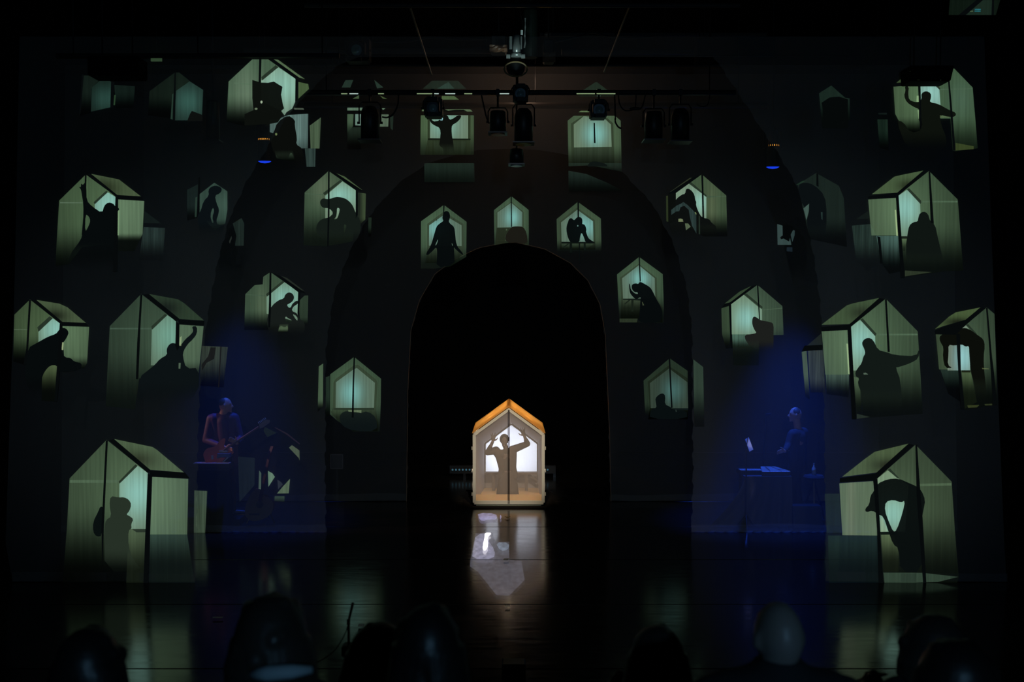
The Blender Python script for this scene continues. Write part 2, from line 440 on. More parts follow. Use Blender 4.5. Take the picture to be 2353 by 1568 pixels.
# ---- front gauze, left
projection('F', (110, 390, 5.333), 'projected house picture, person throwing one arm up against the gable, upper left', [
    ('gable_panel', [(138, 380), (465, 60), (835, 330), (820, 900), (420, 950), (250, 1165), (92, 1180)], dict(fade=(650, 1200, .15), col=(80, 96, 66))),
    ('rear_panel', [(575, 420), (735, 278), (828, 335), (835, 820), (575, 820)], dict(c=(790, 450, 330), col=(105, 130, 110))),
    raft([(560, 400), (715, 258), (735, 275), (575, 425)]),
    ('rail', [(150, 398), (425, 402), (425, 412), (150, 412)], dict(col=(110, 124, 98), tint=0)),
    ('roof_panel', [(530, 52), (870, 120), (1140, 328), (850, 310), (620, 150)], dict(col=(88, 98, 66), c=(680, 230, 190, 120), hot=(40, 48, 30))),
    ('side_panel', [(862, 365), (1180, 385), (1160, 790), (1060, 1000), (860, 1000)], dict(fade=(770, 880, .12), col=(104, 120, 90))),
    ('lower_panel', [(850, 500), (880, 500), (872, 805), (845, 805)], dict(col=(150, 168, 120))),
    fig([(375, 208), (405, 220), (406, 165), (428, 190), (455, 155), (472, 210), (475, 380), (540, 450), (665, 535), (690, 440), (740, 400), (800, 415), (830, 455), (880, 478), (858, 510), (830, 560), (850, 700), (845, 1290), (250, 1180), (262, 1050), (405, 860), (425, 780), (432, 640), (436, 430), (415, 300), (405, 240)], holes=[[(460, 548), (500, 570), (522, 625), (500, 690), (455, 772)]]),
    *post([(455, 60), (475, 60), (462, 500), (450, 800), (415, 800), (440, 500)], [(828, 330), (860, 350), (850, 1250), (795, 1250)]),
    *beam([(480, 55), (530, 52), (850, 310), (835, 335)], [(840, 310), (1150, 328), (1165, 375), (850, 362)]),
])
projection('M', (110, 390, 5.333), 'faint grey echo of a projected side wall, beside the house with the arm thrown up', [
    ('side_panel', [(1172, 705), (1435, 715), (1410, 1120), (1115, 1110)], dict(col=(48, 62, 58), fade=(800, 1150), streak=.5)),
    ('roof_panel', [(1185, 510), (1390, 660), (1180, 655)], dict(col=(18, 28, 24)))], name='projected_echo')
projection('F', (20, 670, 5.333), 'projected house picture at the far left edge, person leaning forward with lowered head', [
    ('gable_panel', [(70, 285), (260, 100), (625, 388), (590, 900), (400, 900), (200, 900), (55, 860)], dict(fade=(500, 900, .05), col=(80, 94, 62))),
    ('lower_panel', [(510, 905), (592, 905), (560, 1350), (400, 1340), (410, 1000)], dict(col=(96, 104, 66), fade=(880, 1250, .12))),
    ('rear_panel', [(365, 495), (540, 330), (625, 390), (615, 900), (365, 900)], dict(c=(600, 470, 230), col=(110, 134, 114))),
    raft([(350, 440), (500, 305), (540, 330), (365, 495)]),
    ('rail', [(65, 462), (240, 462), (240, 474), (65, 474)], dict(col=(100, 112, 84), tint=0)),
    ('roof_panel', [(340, 105), (620, 150), (720, 195), (945, 385), (660, 375), (480, 260)], dict(col=(88, 97, 66), c=(560, 300, 170, 90), hot=(30, 36, 24))),
    ('side_panel', [(660, 425), (985, 435), (960, 880), (920, 950), (680, 820)], dict(fade=(780, 960, .1), col=(98, 114, 82))),
    ('gap', [(650, 625), (672, 625), (668, 720), (650, 715)], dict(col=(170, 190, 140))),
    fig([(240, 690), (330, 640), (480, 555), (580, 520), (610, 480), (640, 445), (700, 450), (738, 500), (715, 560), (680, 615), (652, 640), (648, 740), (690, 810), (760, 815), (800, 860), (900, 880), (880, 960), (640, 1000), (590, 905), (510, 905), (440, 980), (400, 1080), (400, 1340), (220, 1200), (200, 900)]),
    *post([(248, 105), (274, 105), (240, 700), (215, 900), (180, 900), (215, 700)], [(625, 388), (660, 415), (655, 640), (640, 800), (592, 1350), (560, 1350), (600, 800)]),
    *beam([(280, 105), (340, 105), (660, 375), (630, 395)], [(640, 372), (945, 386), (985, 432), (650, 420)]),
])
projection('F', (240, 660, 5.333), 'dim projected house picture above the guitarist side, person stretching one arm to the eave', [
    ('gable_panel', [(65, 480), (450, 85), (880, 420), (870, 1100), (425, 1120), (375, 1500), (15, 1460)], dict(fade=(700, 1500, .3), col=(62, 76, 58))),
    ('rear_panel', [(580, 520), (770, 345), (880, 415), (880, 960), (570, 960)], dict(c=(860, 600, 330), col=(98, 120, 100), hot=(118, 170, 152))),
    raft([(575, 480), (740, 330), (770, 345), (585, 522)]),
    ('rail', [(70, 500), (575, 500), (575, 518), (70, 518)], dict(col=(82, 98, 80), tint=0)),
    ('roof_panel', [(545, 85), (900, 150), (980, 200), (1220, 410), (900, 390), (700, 240)], dict(col=(52, 66, 46), c=(760, 260, 170, 110), hot=(24, 32, 26))),
    ('side_panel', [(920, 460), (1215, 480), (1160, 1000), (1150, 1120), (900, 1180), (910, 700)], dict(fade=(880, 1150, .1), col=(88, 102, 78))),
    ('gap', [(922, 620), (945, 600), (940, 720), (918, 720)], dict(col=(140, 158, 116))),
    ('gap', [(910, 930), (935, 930), (930, 1000), (908, 1000)], dict(col=(84, 104, 84))),
    fig([(1070, 480), (1135, 480), (1135, 570), (1085, 640), (1020, 700), (970, 780), (960, 850), (1000, 1000), (1160, 990), (1155, 1300), (900, 1480), (400, 1480), (420, 1110), (560, 1000), (620, 950), (680, 880), (770, 830), (760, 770), (780, 720), (820, 685), (870, 690), (930, 720), (990, 640), (1060, 580), (1090, 540)], (12, 18, 20)),
    *post([(440, 90), (465, 90), (440, 500), (430, 800), (415, 1130), (385, 1130), (400, 700)], [(875, 420), (920, 455), (915, 740), (890, 780), (868, 720)]),
    *beam([(470, 90), (545, 85), (920, 390), (880, 425)], [(900, 395), (1225, 415), (1220, 472), (915, 455)]),
])
projection('M', (240, 660, 5.333), 'faint brownish echo of a projected wall, right of the dim house with the stretched arm', [
    ('side_panel', [(1192, 720), (1510, 735), (1460, 1230), (1165, 1210)], dict(col=(58, 62, 50), fade=(850, 1280), streak=.4)),
    ('object_shadow', [(1300, 740), (1365, 740), (1345, 880), (1250, 930), (1195, 1030), (1190, 950), (1270, 850)], dict(dark=(20, 20, 22), alpha=.9)),
    ('post', [(1420, 730), (1436, 730), (1405, 1230), (1392, 1230)], dict(dark=(20, 20, 24), alpha=.9))], name='projected_echo')
projection('F', (130, 990, 4), 'large projected house picture at lower left, curly headed child standing inside', [
    ('gable_panel', [(120, 440), (460, 85), (840, 390), (800, 1410), (55, 1410), (95, 900)], dict(fade=(650, 1350, .10), col=(86, 100, 72))),
    ('lower_panel', [(660, 905), (815, 905), (800, 1410), (640, 1410)], dict(col=(80, 88, 62), fade=(950, 1300, .35))),
    ('rear_panel', [(578, 485), (745, 322), (838, 390), (820, 905), (575, 905)], dict(c=(745, 570, 210, 260), col=(112, 136, 114))),
    raft([(570, 470), (725, 310), (745, 325), (580, 487)]),
    ('rail', [(120, 455), (570, 455), (570, 480), (120, 480)], dict(col=(100, 116, 88), tint=0)),
    ('roof_panel', [(530, 78), (880, 150), (920, 175), (1170, 385), (860, 360), (640, 200)], dict(col=(96, 108, 76), c=(740, 270, 180, 90), hot=(52, 60, 42))),
    ('side_panel', [(880, 425), (1210, 445), (1200, 955), (860, 955)], dict(col=(108, 124, 94))),
    ('side_panel', [(860, 955), (1200, 955), (1272, 1412), (850, 1412)], dict(col=(60, 78, 66), fade=(930, 1250, .4))),
    fig([(495, 600), (485, 690), (505, 790), (455, 820), (440, 880), (440, 1300), (790, 1290), (700, 1180), (660, 1060), (660, 920), (690, 900), (685, 860), (708, 815), (670, 785), (640, 772), (670, 740), (688, 680), (665, 635), (620, 612), (570, 615)], (38, 48, 38), .88),
    ('backpack_shadow', [(385, 740), (335, 840), (335, 930), (365, 975), (420, 970), (428, 700), (400, 700)], dict(dark=(8, 14, 14), alpha=.995)),
    ('table_edge', [(690, 905), (820, 905), (815, 935), (735, 935)], dict(dark=(34, 44, 36), alpha=.9)),
    *post([(452, 90), (472, 90), (452, 500), (435, 900), (422, 1320), (412, 900)], [(838, 390), (875, 420), (845, 1412), (797, 1412)]),
    *beam([(480, 90), (530, 78), (860, 360), (838, 390)], [(850, 365), (1180, 385), (1225, 440), (865, 425)]),
])
projection('M', (130, 990, 4), 'olive echo strip of a projected wall, beside the child house at lower left', [
    ('side_panel', [(1265, 550), (1385, 555), (1365, 955), (1262, 955)], dict(col=(72, 82, 64), streak=.4))], name='projected_echo')
# ---- top left
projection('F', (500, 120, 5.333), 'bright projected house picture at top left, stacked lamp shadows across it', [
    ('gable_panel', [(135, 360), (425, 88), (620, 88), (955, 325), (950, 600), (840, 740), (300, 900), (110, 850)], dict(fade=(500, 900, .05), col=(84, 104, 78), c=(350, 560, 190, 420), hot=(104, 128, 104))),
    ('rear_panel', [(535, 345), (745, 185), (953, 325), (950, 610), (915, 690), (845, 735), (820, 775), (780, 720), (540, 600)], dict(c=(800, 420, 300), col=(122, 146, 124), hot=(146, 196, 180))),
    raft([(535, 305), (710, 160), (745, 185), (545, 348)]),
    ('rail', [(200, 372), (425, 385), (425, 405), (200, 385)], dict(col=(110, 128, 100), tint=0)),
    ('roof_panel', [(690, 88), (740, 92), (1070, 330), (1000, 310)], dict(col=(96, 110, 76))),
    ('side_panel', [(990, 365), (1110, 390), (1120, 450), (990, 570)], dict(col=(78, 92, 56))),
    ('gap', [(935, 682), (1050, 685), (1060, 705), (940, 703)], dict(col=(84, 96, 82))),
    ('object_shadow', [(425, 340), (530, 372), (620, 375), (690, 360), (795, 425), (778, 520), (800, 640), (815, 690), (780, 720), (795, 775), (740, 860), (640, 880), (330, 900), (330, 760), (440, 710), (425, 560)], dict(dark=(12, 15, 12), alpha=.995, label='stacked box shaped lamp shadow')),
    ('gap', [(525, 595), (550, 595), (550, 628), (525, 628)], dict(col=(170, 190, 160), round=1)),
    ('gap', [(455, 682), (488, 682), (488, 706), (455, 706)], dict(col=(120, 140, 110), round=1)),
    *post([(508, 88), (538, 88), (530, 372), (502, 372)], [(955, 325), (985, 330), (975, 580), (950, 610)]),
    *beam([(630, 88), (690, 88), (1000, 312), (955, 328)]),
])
projection('M', (500, 120, 5.333), 'projected echo hanging below the bright top left house, legs of a figure showing', [
    ('rear_panel', [(640, 820), (720, 830), (860, 770), (1110, 755), (1105, 1178), (980, 1180), (700, 1000), (640, 980)], dict(col=(98, 126, 120), fade=(1000, 1300, .5), streak=.35)),
    ('side_panel', [(1130, 900), (1265, 800), (1250, 1180), (1140, 1180)], dict(col=(86, 98, 72), streak=.3)),
    ('lower_panel', [(1070, 1180), (1200, 1180), (1195, 1405), (1090, 1405)], dict(col=(56, 70, 66), streak=.4)),
    ('lower_panel', [(700, 1200), (920, 1200), (950, 1340), (860, 1330), (720, 1300)], dict(col=(70, 84, 64), fade=(1200, 1360))),
    fig([(730, 860), (860, 770), (950, 830), (945, 900), (975, 1060), (960, 1130), (1040, 1180), (1080, 1390), (960, 1400), (920, 1240), (890, 1230), (860, 1320), (700, 1280), (640, 1060), (690, 980)], (10, 12, 10)),
    ('gap', [(705, 990), (730, 990), (730, 1020), (705, 1020)], dict(col=(120, 140, 90), round=1)),
], name='projected_echo')
projection('F', (110, 140, 6.0), 'very dim teal projected house picture, second from the left edge along the top', [
    ('gable_panel', [(500, 200), (770, 205), (600, 380), (590, 720), (430, 760), (470, 200)], dict(col=(22, 32, 26), fade=(400, 780))),
    ('side_panel', [(915, 330), (1200, 350), (1180, 640), (940, 660)], dict(col=(20, 32, 27), fade=(400, 720))),
    ('rear_panel', [(605, 370), (770, 225), (875, 290), (862, 640), (595, 700)], dict(col=(22, 36, 30), c=(800, 520, 190), hot=(44, 76, 68))),
    ('gap', [(915, 470), (936, 470), (925, 610), (905, 610)], dict(col=(44, 70, 46))),
    *post([(470, 190), (495, 190), (455, 700), (430, 770)], [(872, 280), (918, 290), (900, 640), (860, 645)]),
])
projection('F', (110, 140, 6.0), 'dim teal projected house picture, directly left of the bright top left house', [
    ('gable_panel', [(1400, 420), (1750, 160), (1810, 160), (1960, 280), (1760, 420), (1740, 800), (1380, 750)], dict(col=(22, 32, 24), fade=(450, 800))),
    ('rear_panel', [(1765, 415), (1955, 282), (2140, 400), (2125, 745), (1985, 820), (1750, 820)], dict(col=(34, 52, 46), c=(1940, 560, 190, 220), hot=(58, 98, 88))),
    ('gap', [(1715, 460), (1730, 450), (1720, 810), (1692, 800)], dict(col=(40, 62, 52))),
    ('object_shadow', [(1920, 830), (1960, 730), (1985, 690), (2130, 745), (2130, 830)], dict(dark=(12, 14, 13), alpha=.995)),
    *post([(1745, 160), (1766, 160), (1755, 830), (1725, 830)]),
])
# ---- middle gauze, left
projection('F', (430, 370, 8), 'dim projected house picture left of centre, crouching person with bowed head', [
    ('gable_panel', [(0, 530), (200, 430), (190, 1040), (0, 1100)], dict(col=(26, 38, 36), fade=(800, 1100))),
    ('gap', [(152, 670), (186, 660), (172, 1030), (140, 1035)], dict(col=(40, 60, 50))),
    ('rear_panel', [(230, 610), (500, 400), (740, 560), (740, 900), (700, 1150), (500, 1280), (230, 960)], dict(col=(52, 74, 64), c=(650, 800, 250), hot=(66, 92, 80), fade=(1050, 1260, .3))),
    fig([(390, 540), (430, 480), (520, 450), (620, 480), (640, 540), (600, 600), (510, 635), (540, 780), (590, 890), (570, 1000), (535, 1090), (560, 1180), (700, 1160), (600, 1400), (250, 1400), (180, 1020), (250, 920), (300, 740), (400, 640)], (10, 16, 19), holes=[[(470, 850), (500, 910), (460, 1040), (490, 1140), (455, 1140), (425, 995)]]),
    *post([(208, 300), (238, 300), (222, 960), (180, 1020)]),
])
projection('M', (430, 370, 8), 'very faint grey projected echo, right of the crouching person', [
    ('side_panel', [(840, 1150), (1000, 1050), (1050, 1150), (1040, 1560), (880, 1560), (905, 1380)], dict(col=(32, 42, 38), streak=.4)),
    ('gap', [(770, 1480), (815, 1380), (820, 1430), (785, 1520)], dict(col=(40, 46, 42)))], name='projected_echo')
projection('M', (680, 380, 8), 'projected house picture left of the arch, person bent double with both arms down', [
    ('gable_panel', [(160, 500), (600, 105), (1100, 455), (1050, 1400), (560, 1490), (140, 1470)], dict(fade=(700, 1450, .25), col=(74, 90, 66), c=(500, 400, 220, 300), hot=(92, 110, 86))),
    ('rear_panel', [(540, 560), (580, 530), (855, 295), (1100, 460), (1100, 980), (540, 980)], dict(c=(820, 560, 330, 240), col=(118, 140, 116), hot=(144, 200, 186))),
    raft([(500, 510), (820, 265), (855, 292), (525, 555)]),
    ('rail', [(165, 515), (500, 535), (500, 550), (165, 530)], dict(col=(90, 106, 82), tint=0)),
    ('roof_panel', [(740, 145), (900, 210), (1220, 455), (1110, 430)], dict(col=(84, 96, 62))),
    ('side_panel', [(1140, 500), (1285, 520), (1275, 1000), (1225, 1040), (1140, 1150)], dict(col=(76, 86, 56), fade=(950, 1150, .2), c=(1160, 700, 60, 900), hot=(30, 38, 30))),
    fig([(440, 680), (460, 630), (510, 605), (570, 625), (640, 615), (700, 590), (780, 580), (900, 605), (990, 670), (1050, 750), (1090, 860), (1180, 1000), (1200, 1200), (1100, 1400), (600, 1480), (380, 1250), (370, 1130), (420, 1030), (500, 980), (590, 965), (625, 945), (692, 880), (615, 790), (510, 785), (460, 750)], (20, 27, 23), .99,
        holes=[[(755, 780), (800, 790), (805, 830), (770, 960), (720, 1005), (700, 990), (740, 950), (752, 870)], [(880, 1080), (930, 1100), (920, 1170), (880, 1270)]]),
    *post([(590, 110), (620, 110), (618, 900), (600, 1490), (575, 1490), (585, 900)], [(1100, 455), (1140, 490), (1135, 900), (1100, 980)]),
    *beam([(630, 110), (740, 145), (1245, 475), (1100, 460)]),
])
projection('B', (680, 380, 8), 'narrow olive projected echo just inside the arch, right of the bent double person', [
    ('side_panel', [(1330, 960), (1390, 960), (1380, 1310), (1330, 1310)], dict(col=(34, 46, 34), fade=(1100, 1330)))], name='projected_echo')
projection('M', (550, 615, 8), 'projected house picture above the guitar, seated person looking down at their hands', [
    ('gable_panel', [(110, 490), (280, 325), (430, 310), (440, 170), (570, 85), (1080, 445), (1070, 1000), (560, 1150), (90, 1150)], dict(fade=(750, 1150, .08), col=(72, 88, 66), c=(430, 700, 130, 420), hot=(84, 104, 80))),
    ('rear_panel', [(500, 540), (545, 500), (830, 270), (1080, 445), (1068, 1000), (500, 850)], dict(c=(850, 560, 330, 280), col=(108, 132, 110), hot=(136, 190, 176))),
    raft([(490, 490), (800, 240), (830, 268), (510, 535)]),
    ('rail', [(120, 490), (500, 515), (500, 530), (120, 505)], dict(col=(84, 100, 78), tint=0)),
    ('roof_panel', [(760, 150), (880, 195), (1200, 435), (1130, 410)], dict(col=(40, 42, 34))),
    ('side_panel', [(1200, 515), (1265, 515), (1255, 1020), (1120, 1060), (1090, 620)], dict(col=(50, 62, 46), fade=(900, 1080, .2))),
    ('lower_panel', [(740, 1050), (900, 1040), (890, 1190), (710, 1190)], dict(col=(92, 104, 74), fade=(1120, 1210))),
    fig([(600, 700), (720, 600), (820, 570), (840, 500), (900, 455), (970, 470), (1010, 540), (990, 610), (930, 660), (870, 685), (910, 745), (950, 730), (970, 670), (1060, 600), (1090, 640), (1060, 680), (990, 720), (960, 800), (1060, 840), (1080, 900), (1120, 960), (1200, 1000), (1210, 1180), (1100, 1250), (900, 1250), (890, 1050), (840, 1110), (740, 1060), (700, 1250), (560, 1250), (500, 1000), (540, 820)], (22, 27, 25), .99,
        holes=[[(840, 890), (910, 940), (970, 970), (960, 1015), (850, 1000)], [(970, 845), (1060, 900), (1080, 980), (1040, 960)]]),
    *post([(555, 88), (590, 88), (585, 700), (565, 1100), (530, 1100), (545, 600)], [(1080, 450), (1120, 460), (1095, 880), (1068, 850)]),
    *beam([(600, 90), (740, 150), (1220, 470), (1080, 452)]),
])
projection('M', (540, 960, 5.808), 'broken pale green projected patches round the instruments behind the left middle gauze', [
    ('gap', [(322, 705), (350, 740), (346, 960), (314, 950)], dict(col=(70, 90, 80))),
    ('gap', [(440, 712), (500, 745), (532, 792), (446, 925)], dict(col=(104, 134, 114), tint=.2)),
    ('gap', [(720, 402), (760, 368), (860, 440), (862, 575), (850, 540)], dict(col=(80, 94, 78), tint=.2)),
    ('gap', [(560, 1015), (640, 920), (734, 818), (716, 1012)], dict(col=(92, 112, 90), tint=.2)),
    ('gap', [(565, 830), (600, 850), (640, 890), (575, 960)], dict(col=(44, 50, 58))),
    ('lower_panel', [(530, 1050), (660, 1050), (660, 1125), (525, 1115)], dict(col=(58, 72, 58), fade=(1050, 1150, .3))),
    ('roof_panel', [(400, 125), (560, 205), (430, 262), (380, 180)], dict(col=(22, 30, 32))),
    ('gable_panel', [(40, 520), (265, 540), (262, 900), (60, 1130)], dict(col=(22, 29, 38))),
    ('beam', [(520, 130), (545, 132), (700, 210), (870, 350), (860, 360), (690, 230)], dict(dark=(34, 30, 44), alpha=.8)),
], name='projected_fragment')
# ---- rear gauze
def front_house(crop, label, gable, inner, rear, bar_, extra, plane='B', lum=1.0, fade=None, c=None, name='projected_house', gcol=(76, 94, 68)):
    return projection(plane, crop, label, [
        ('gable_panel', gable, dict(col=gcol, lum=lum, fade=fade, tint=.95)),
        ('frame_band', inner, dict(col=(46, 56, 42), lum=lum, tint=0.3, fade=fade)),
        ('rear_panel', rear, dict(col=(100, 124, 106), lum=lum, tint=0.05, c=c, hot=(132, 196, 188))),
        *post(bar_), *extra], name=name)
front_house((940, 455, 8), 'small projected house picture left above the narrow arch, person standing with arms lowered', 
    [(220, 430), (640, 128), (1057, 440), (1050, 1085), (760, 1260), (480, 1300), (215, 1300)],
    [(333, 480), (640, 250), (1000, 480), (1010, 900), (990, 1030), (820, 1200), (300, 1200), (333, 900)], [(370, 505), (640, 312), (965, 505), (965, 885), (365, 880)], [(630, 128), (654, 128), (645, 270), (625, 330)],
    [fig([(622, 300), (660, 240), (720, 245), (752, 300), (750, 380), (725, 430), (760, 480), (830, 530), (850, 680), (860, 800), (890, 900), (960, 980), (1010, 1060), (940, 1020), (850, 940), (820, 900), (830, 1000), (840, 1230), (500, 1290), (520, 1000), (500, 900), (440, 970), (340, 1060), (305, 1030), (400, 880), (460, 680), (500, 530), (560, 470), (635, 425), (610, 380)], holes=[[(535, 750), (525, 810), (495, 875), (478, 870)], [(780, 820), (808, 870), (797, 888)]]),
     ('rafter', [(500, 395), (515, 395), (515, 425), (500, 410)], dict(dark=(40, 50, 40))), ('rafter', [(815, 380), (835, 385), (810, 410), (800, 405)], dict(dark=(40, 50, 40)))],
    fade=(850, 1250, .3), c=(520, 560, 220))
front_house((1090, 440, 8), 'smallest projected house picture, over the peak of the narrow arch, dark mound inside',
    [(360, 345), (680, 90), (997, 340), (1000, 990), (940, 980), (840, 945), (740, 928), (600, 940), (370, 990)],
    [(403, 385), (680, 190), (907, 380), (910, 680), (1000, 985), (740, 928), (385, 985), (400, 680)], [(425, 388), (677, 207), (882, 385), (880, 655), (425, 665)], [(668, 90), (688, 90), (692, 655), (674, 655)],
    [fig([(560, 835), (640, 700), (690, 650), (780, 642), (900, 650), (960, 760), (985, 980), (740, 930), (600, 945)], (26, 25, 20), .99),
     ('table_edge', [(410, 668), (660, 668), (560, 830), (560, 945), (385, 975)], dict(dark=(32, 38, 26), alpha=.85)),
     ('gap', [(580, 690), (605, 690), (600, 720), (578, 720)], dict(col=(70, 86, 66))),
     ('rail', [(400, 900), (740, 890), (740, 900), (400, 912)], dict(col=(60, 60, 40)))],
    fade=(700, 1000, .6), c=(700, 480, 150, 190))
front_house((1250, 450, 8), 'small projected house picture right above the narrow arch, person hugging their knees on a bench',
    [(232, 430), (622, 113), (1045, 420), (1055, 900), (1050, 1260), (250, 1260)],
    [(283, 480), (605, 215), (935, 450), (945, 900), (940, 990), (295, 990), (290, 900)], [(315, 490), (612, 258), (902, 470), (910, 855), (325, 855)], [(615, 115), (643, 115), (643, 400), (617, 400)],
    [('lower_panel', [(330, 880), (920, 880), (750, 1000), (330, 960)], dict(col=(74, 90, 66), fade=(890, 1010))),
     ('table_edge', [(320, 847), (932, 850), (932, 878), (320, 878)], dict(dark=(12, 18, 15))),
     ('table_leg', [(470, 878), (516, 878), (516, 1050), (472, 1050)], dict(dark=(12, 18, 15))), ('table_leg', [(730, 878), (766, 878), (766, 1000), (733, 1000)], dict(dark=(14, 22, 18))),
     ('table_leg', [(340, 950), (360, 960), (465, 885), (440, 880)], dict(dark=(20, 28, 22))),
     ('post', [(640, 870), (662, 870), (655, 1240), (640, 1240)], dict(dark=(8, 12, 12))),
     fig([(440, 490), (455, 435), (500, 405), (535, 440), (560, 450), (600, 400), (650, 385), (700, 415), (707, 480), (700, 520), (745, 530), (767, 570), (780, 630), (770, 660), (810, 770), (850, 810), (935, 858), (765, 865), (740, 780), (690, 668), (662, 760), (652, 862), (500, 862), (465, 830), (430, 740), (410, 620), (420, 540)]),
     ('gap', [(610, 540), (632, 540), (632, 568), (610, 568)], dict(col=(110, 150, 140), round=1))],
    fade=(780, 1080, .06), c=(760, 560, 240), gcol=(70, 84, 60))
front_house((1390, 570, 8), 'small projected house picture on the right shoulder of the arch, person slumped over a table',
    [(222, 488), (628, 165), (1062, 482), (1085, 1100), (1075, 1380), (268, 1370)],
    [(278, 545), (622, 290), (952, 550), (962, 930), (1060, 1100), (1060, 1380), (600, 1300), (290, 1300), (300, 940)], [(315, 560), (625, 318), (917, 560), (925, 930), (335, 932)], [(620, 165), (642, 165), (660, 615), (640, 625)],
    [('lower_panel', [(335, 960), (740, 960), (740, 1100), (335, 1120)], dict(col=(72, 78, 56), fade=(970, 1130, .1))),
     ('table_edge', [(330, 935), (660, 930), (660, 970), (330, 950)], dict(dark=(18, 26, 22))),
     ('table_leg', [(485, 960), (527, 960), (522, 1170), (485, 1170)], dict(dark=(22, 30, 22))),
     ('table_leg', [(350, 1030), (372, 1040), (470, 960), (440, 952)], dict(dark=(26, 34, 26))),
     ('floor_panel', [(270, 1300), (600, 1300), (585, 1370), (270, 1370)], dict(col=(44, 54, 38))),
     fig([(490, 700), (510, 665), (570, 650), (615, 665), (640, 620), (690, 640), (830, 720), (880, 800), (940, 930), (1040, 1100), (1065, 1250), (1000, 1380), (600, 1370), (640, 1200), (650, 980), (660, 900), (610, 930), (560, 945), (470, 850), (450, 780), (440, 640), (465, 680), (475, 770), (550, 840), (610, 850), (600, 815), (550, 815), (500, 770)]),
     ('gap', [(680, 985), (700, 1010), (722, 1055), (695, 1060)], dict(col=(70, 80, 56)))],
    fade=(850, 1300, .25), c=(650, 560, 190))
front_house((720, 810, 8), 'projected house picture on the left leg of the rear gauze, empty bright room',
    [(310, 405), (750, 85), (1245, 485), (1240, 900), (1220, 1460), (740, 1460), (430, 1250), (305, 1140)],
    [(370, 560), (410, 490), (750, 235), (820, 228), (1150, 500), (1182, 565), (1145, 1030), (1190, 1300), (1180, 1450), (740, 1450), (440, 1250), (320, 1100), (358, 1030)],
    [(415, 550), (740, 312), (800, 288), (1130, 560), (1115, 1025), (410, 1020)], [(740, 85), (768, 85), (748, 600), (742, 1200), (705, 1200), (722, 600)],
    [('table_edge', [(380, 1025), (1120, 1020), (1120, 1058), (380, 1058)], dict(dark=(38, 50, 38))),
     ('gap', [(640, 1060), (885, 1062), (882, 1118), (800, 1100), (645, 1090)], dict(col=(98, 114, 86))),
     ('lower_panel', [(330, 1058), (600, 1058), (480, 1240), (330, 1150)], dict(col=(66, 82, 54), fade=(1080, 1230))),
     fig([(480, 1200), (510, 1120), (600, 1078), (700, 1100), (860, 1118), (1000, 1080), (1160, 1200), (1180, 1450), (740, 1450), (520, 1350)], (13, 20, 22), .85)],
    fade=(950, 1450, .25), c=(700, 740, 210, 280))
projection('B', (720, 810, 8), 'dim sliver of projected wall, immediately left of the empty bright room picture', [
    ('side_panel', [(230, 460), (300, 430), (300, 1170), (225, 1180)], dict(col=(38, 52, 40), fade=(800, 1200, .2)))], name='projected_echo')
projection('M', (720, 810, 8), 'olive sliver of projected wall on the edge of the left middle gauze', [
    ('side_panel', [(100, 260), (180, 205), (175, 1000), (80, 1100)], dict(col=(88, 104, 76), fade=(850, 1080)))], name='projected_echo')
front_house((1450, 810, 8), 'dim projected house picture on the right leg of the rear gauze, head and shoulders inside',
    [(230, 520), (710, 110), (1040, 340), (1045, 1240), (290, 1240), (260, 1150)],
    [(308, 540), (690, 245), (1042, 480), (1042, 1230), (320, 1230), (345, 1030)], [(345, 568), (700, 297), (1037, 550), (1050, 1030), (360, 1025)], [(692, 110), (720, 110), (742, 600), (765, 1020), (735, 1025)],
    [('table_edge', [(770, 1028), (1050, 1028), (1050, 1062), (780, 1062)], dict(dark=(14, 22, 22))),
     ('gap', [(815, 1055), (835, 1055), (840, 1095), (822, 1095)], dict(col=(44, 56, 50))),
     fig([(445, 845), (520, 770), (590, 752), (632, 800), (620, 960), (720, 1000), (770, 1060), (1030, 1070), (1030, 1230), (330, 1230), (370, 1035), (472, 1022), (455, 920)], (8, 14, 15))],
    fade=(900, 1230, .05), c=(770, 700, 200, 260), lum=0.32)
projection('M', (1450, 810, 8), 'dim sliver of projected wall on the edge of the right middle gauze', [
    ('side_panel', [(1145, 130), (1325, 270), (1350, 1370), (1165, 1370)], dict(col=(54, 68, 54), fade=(600, 1380, .1)))], name='projected_echo')
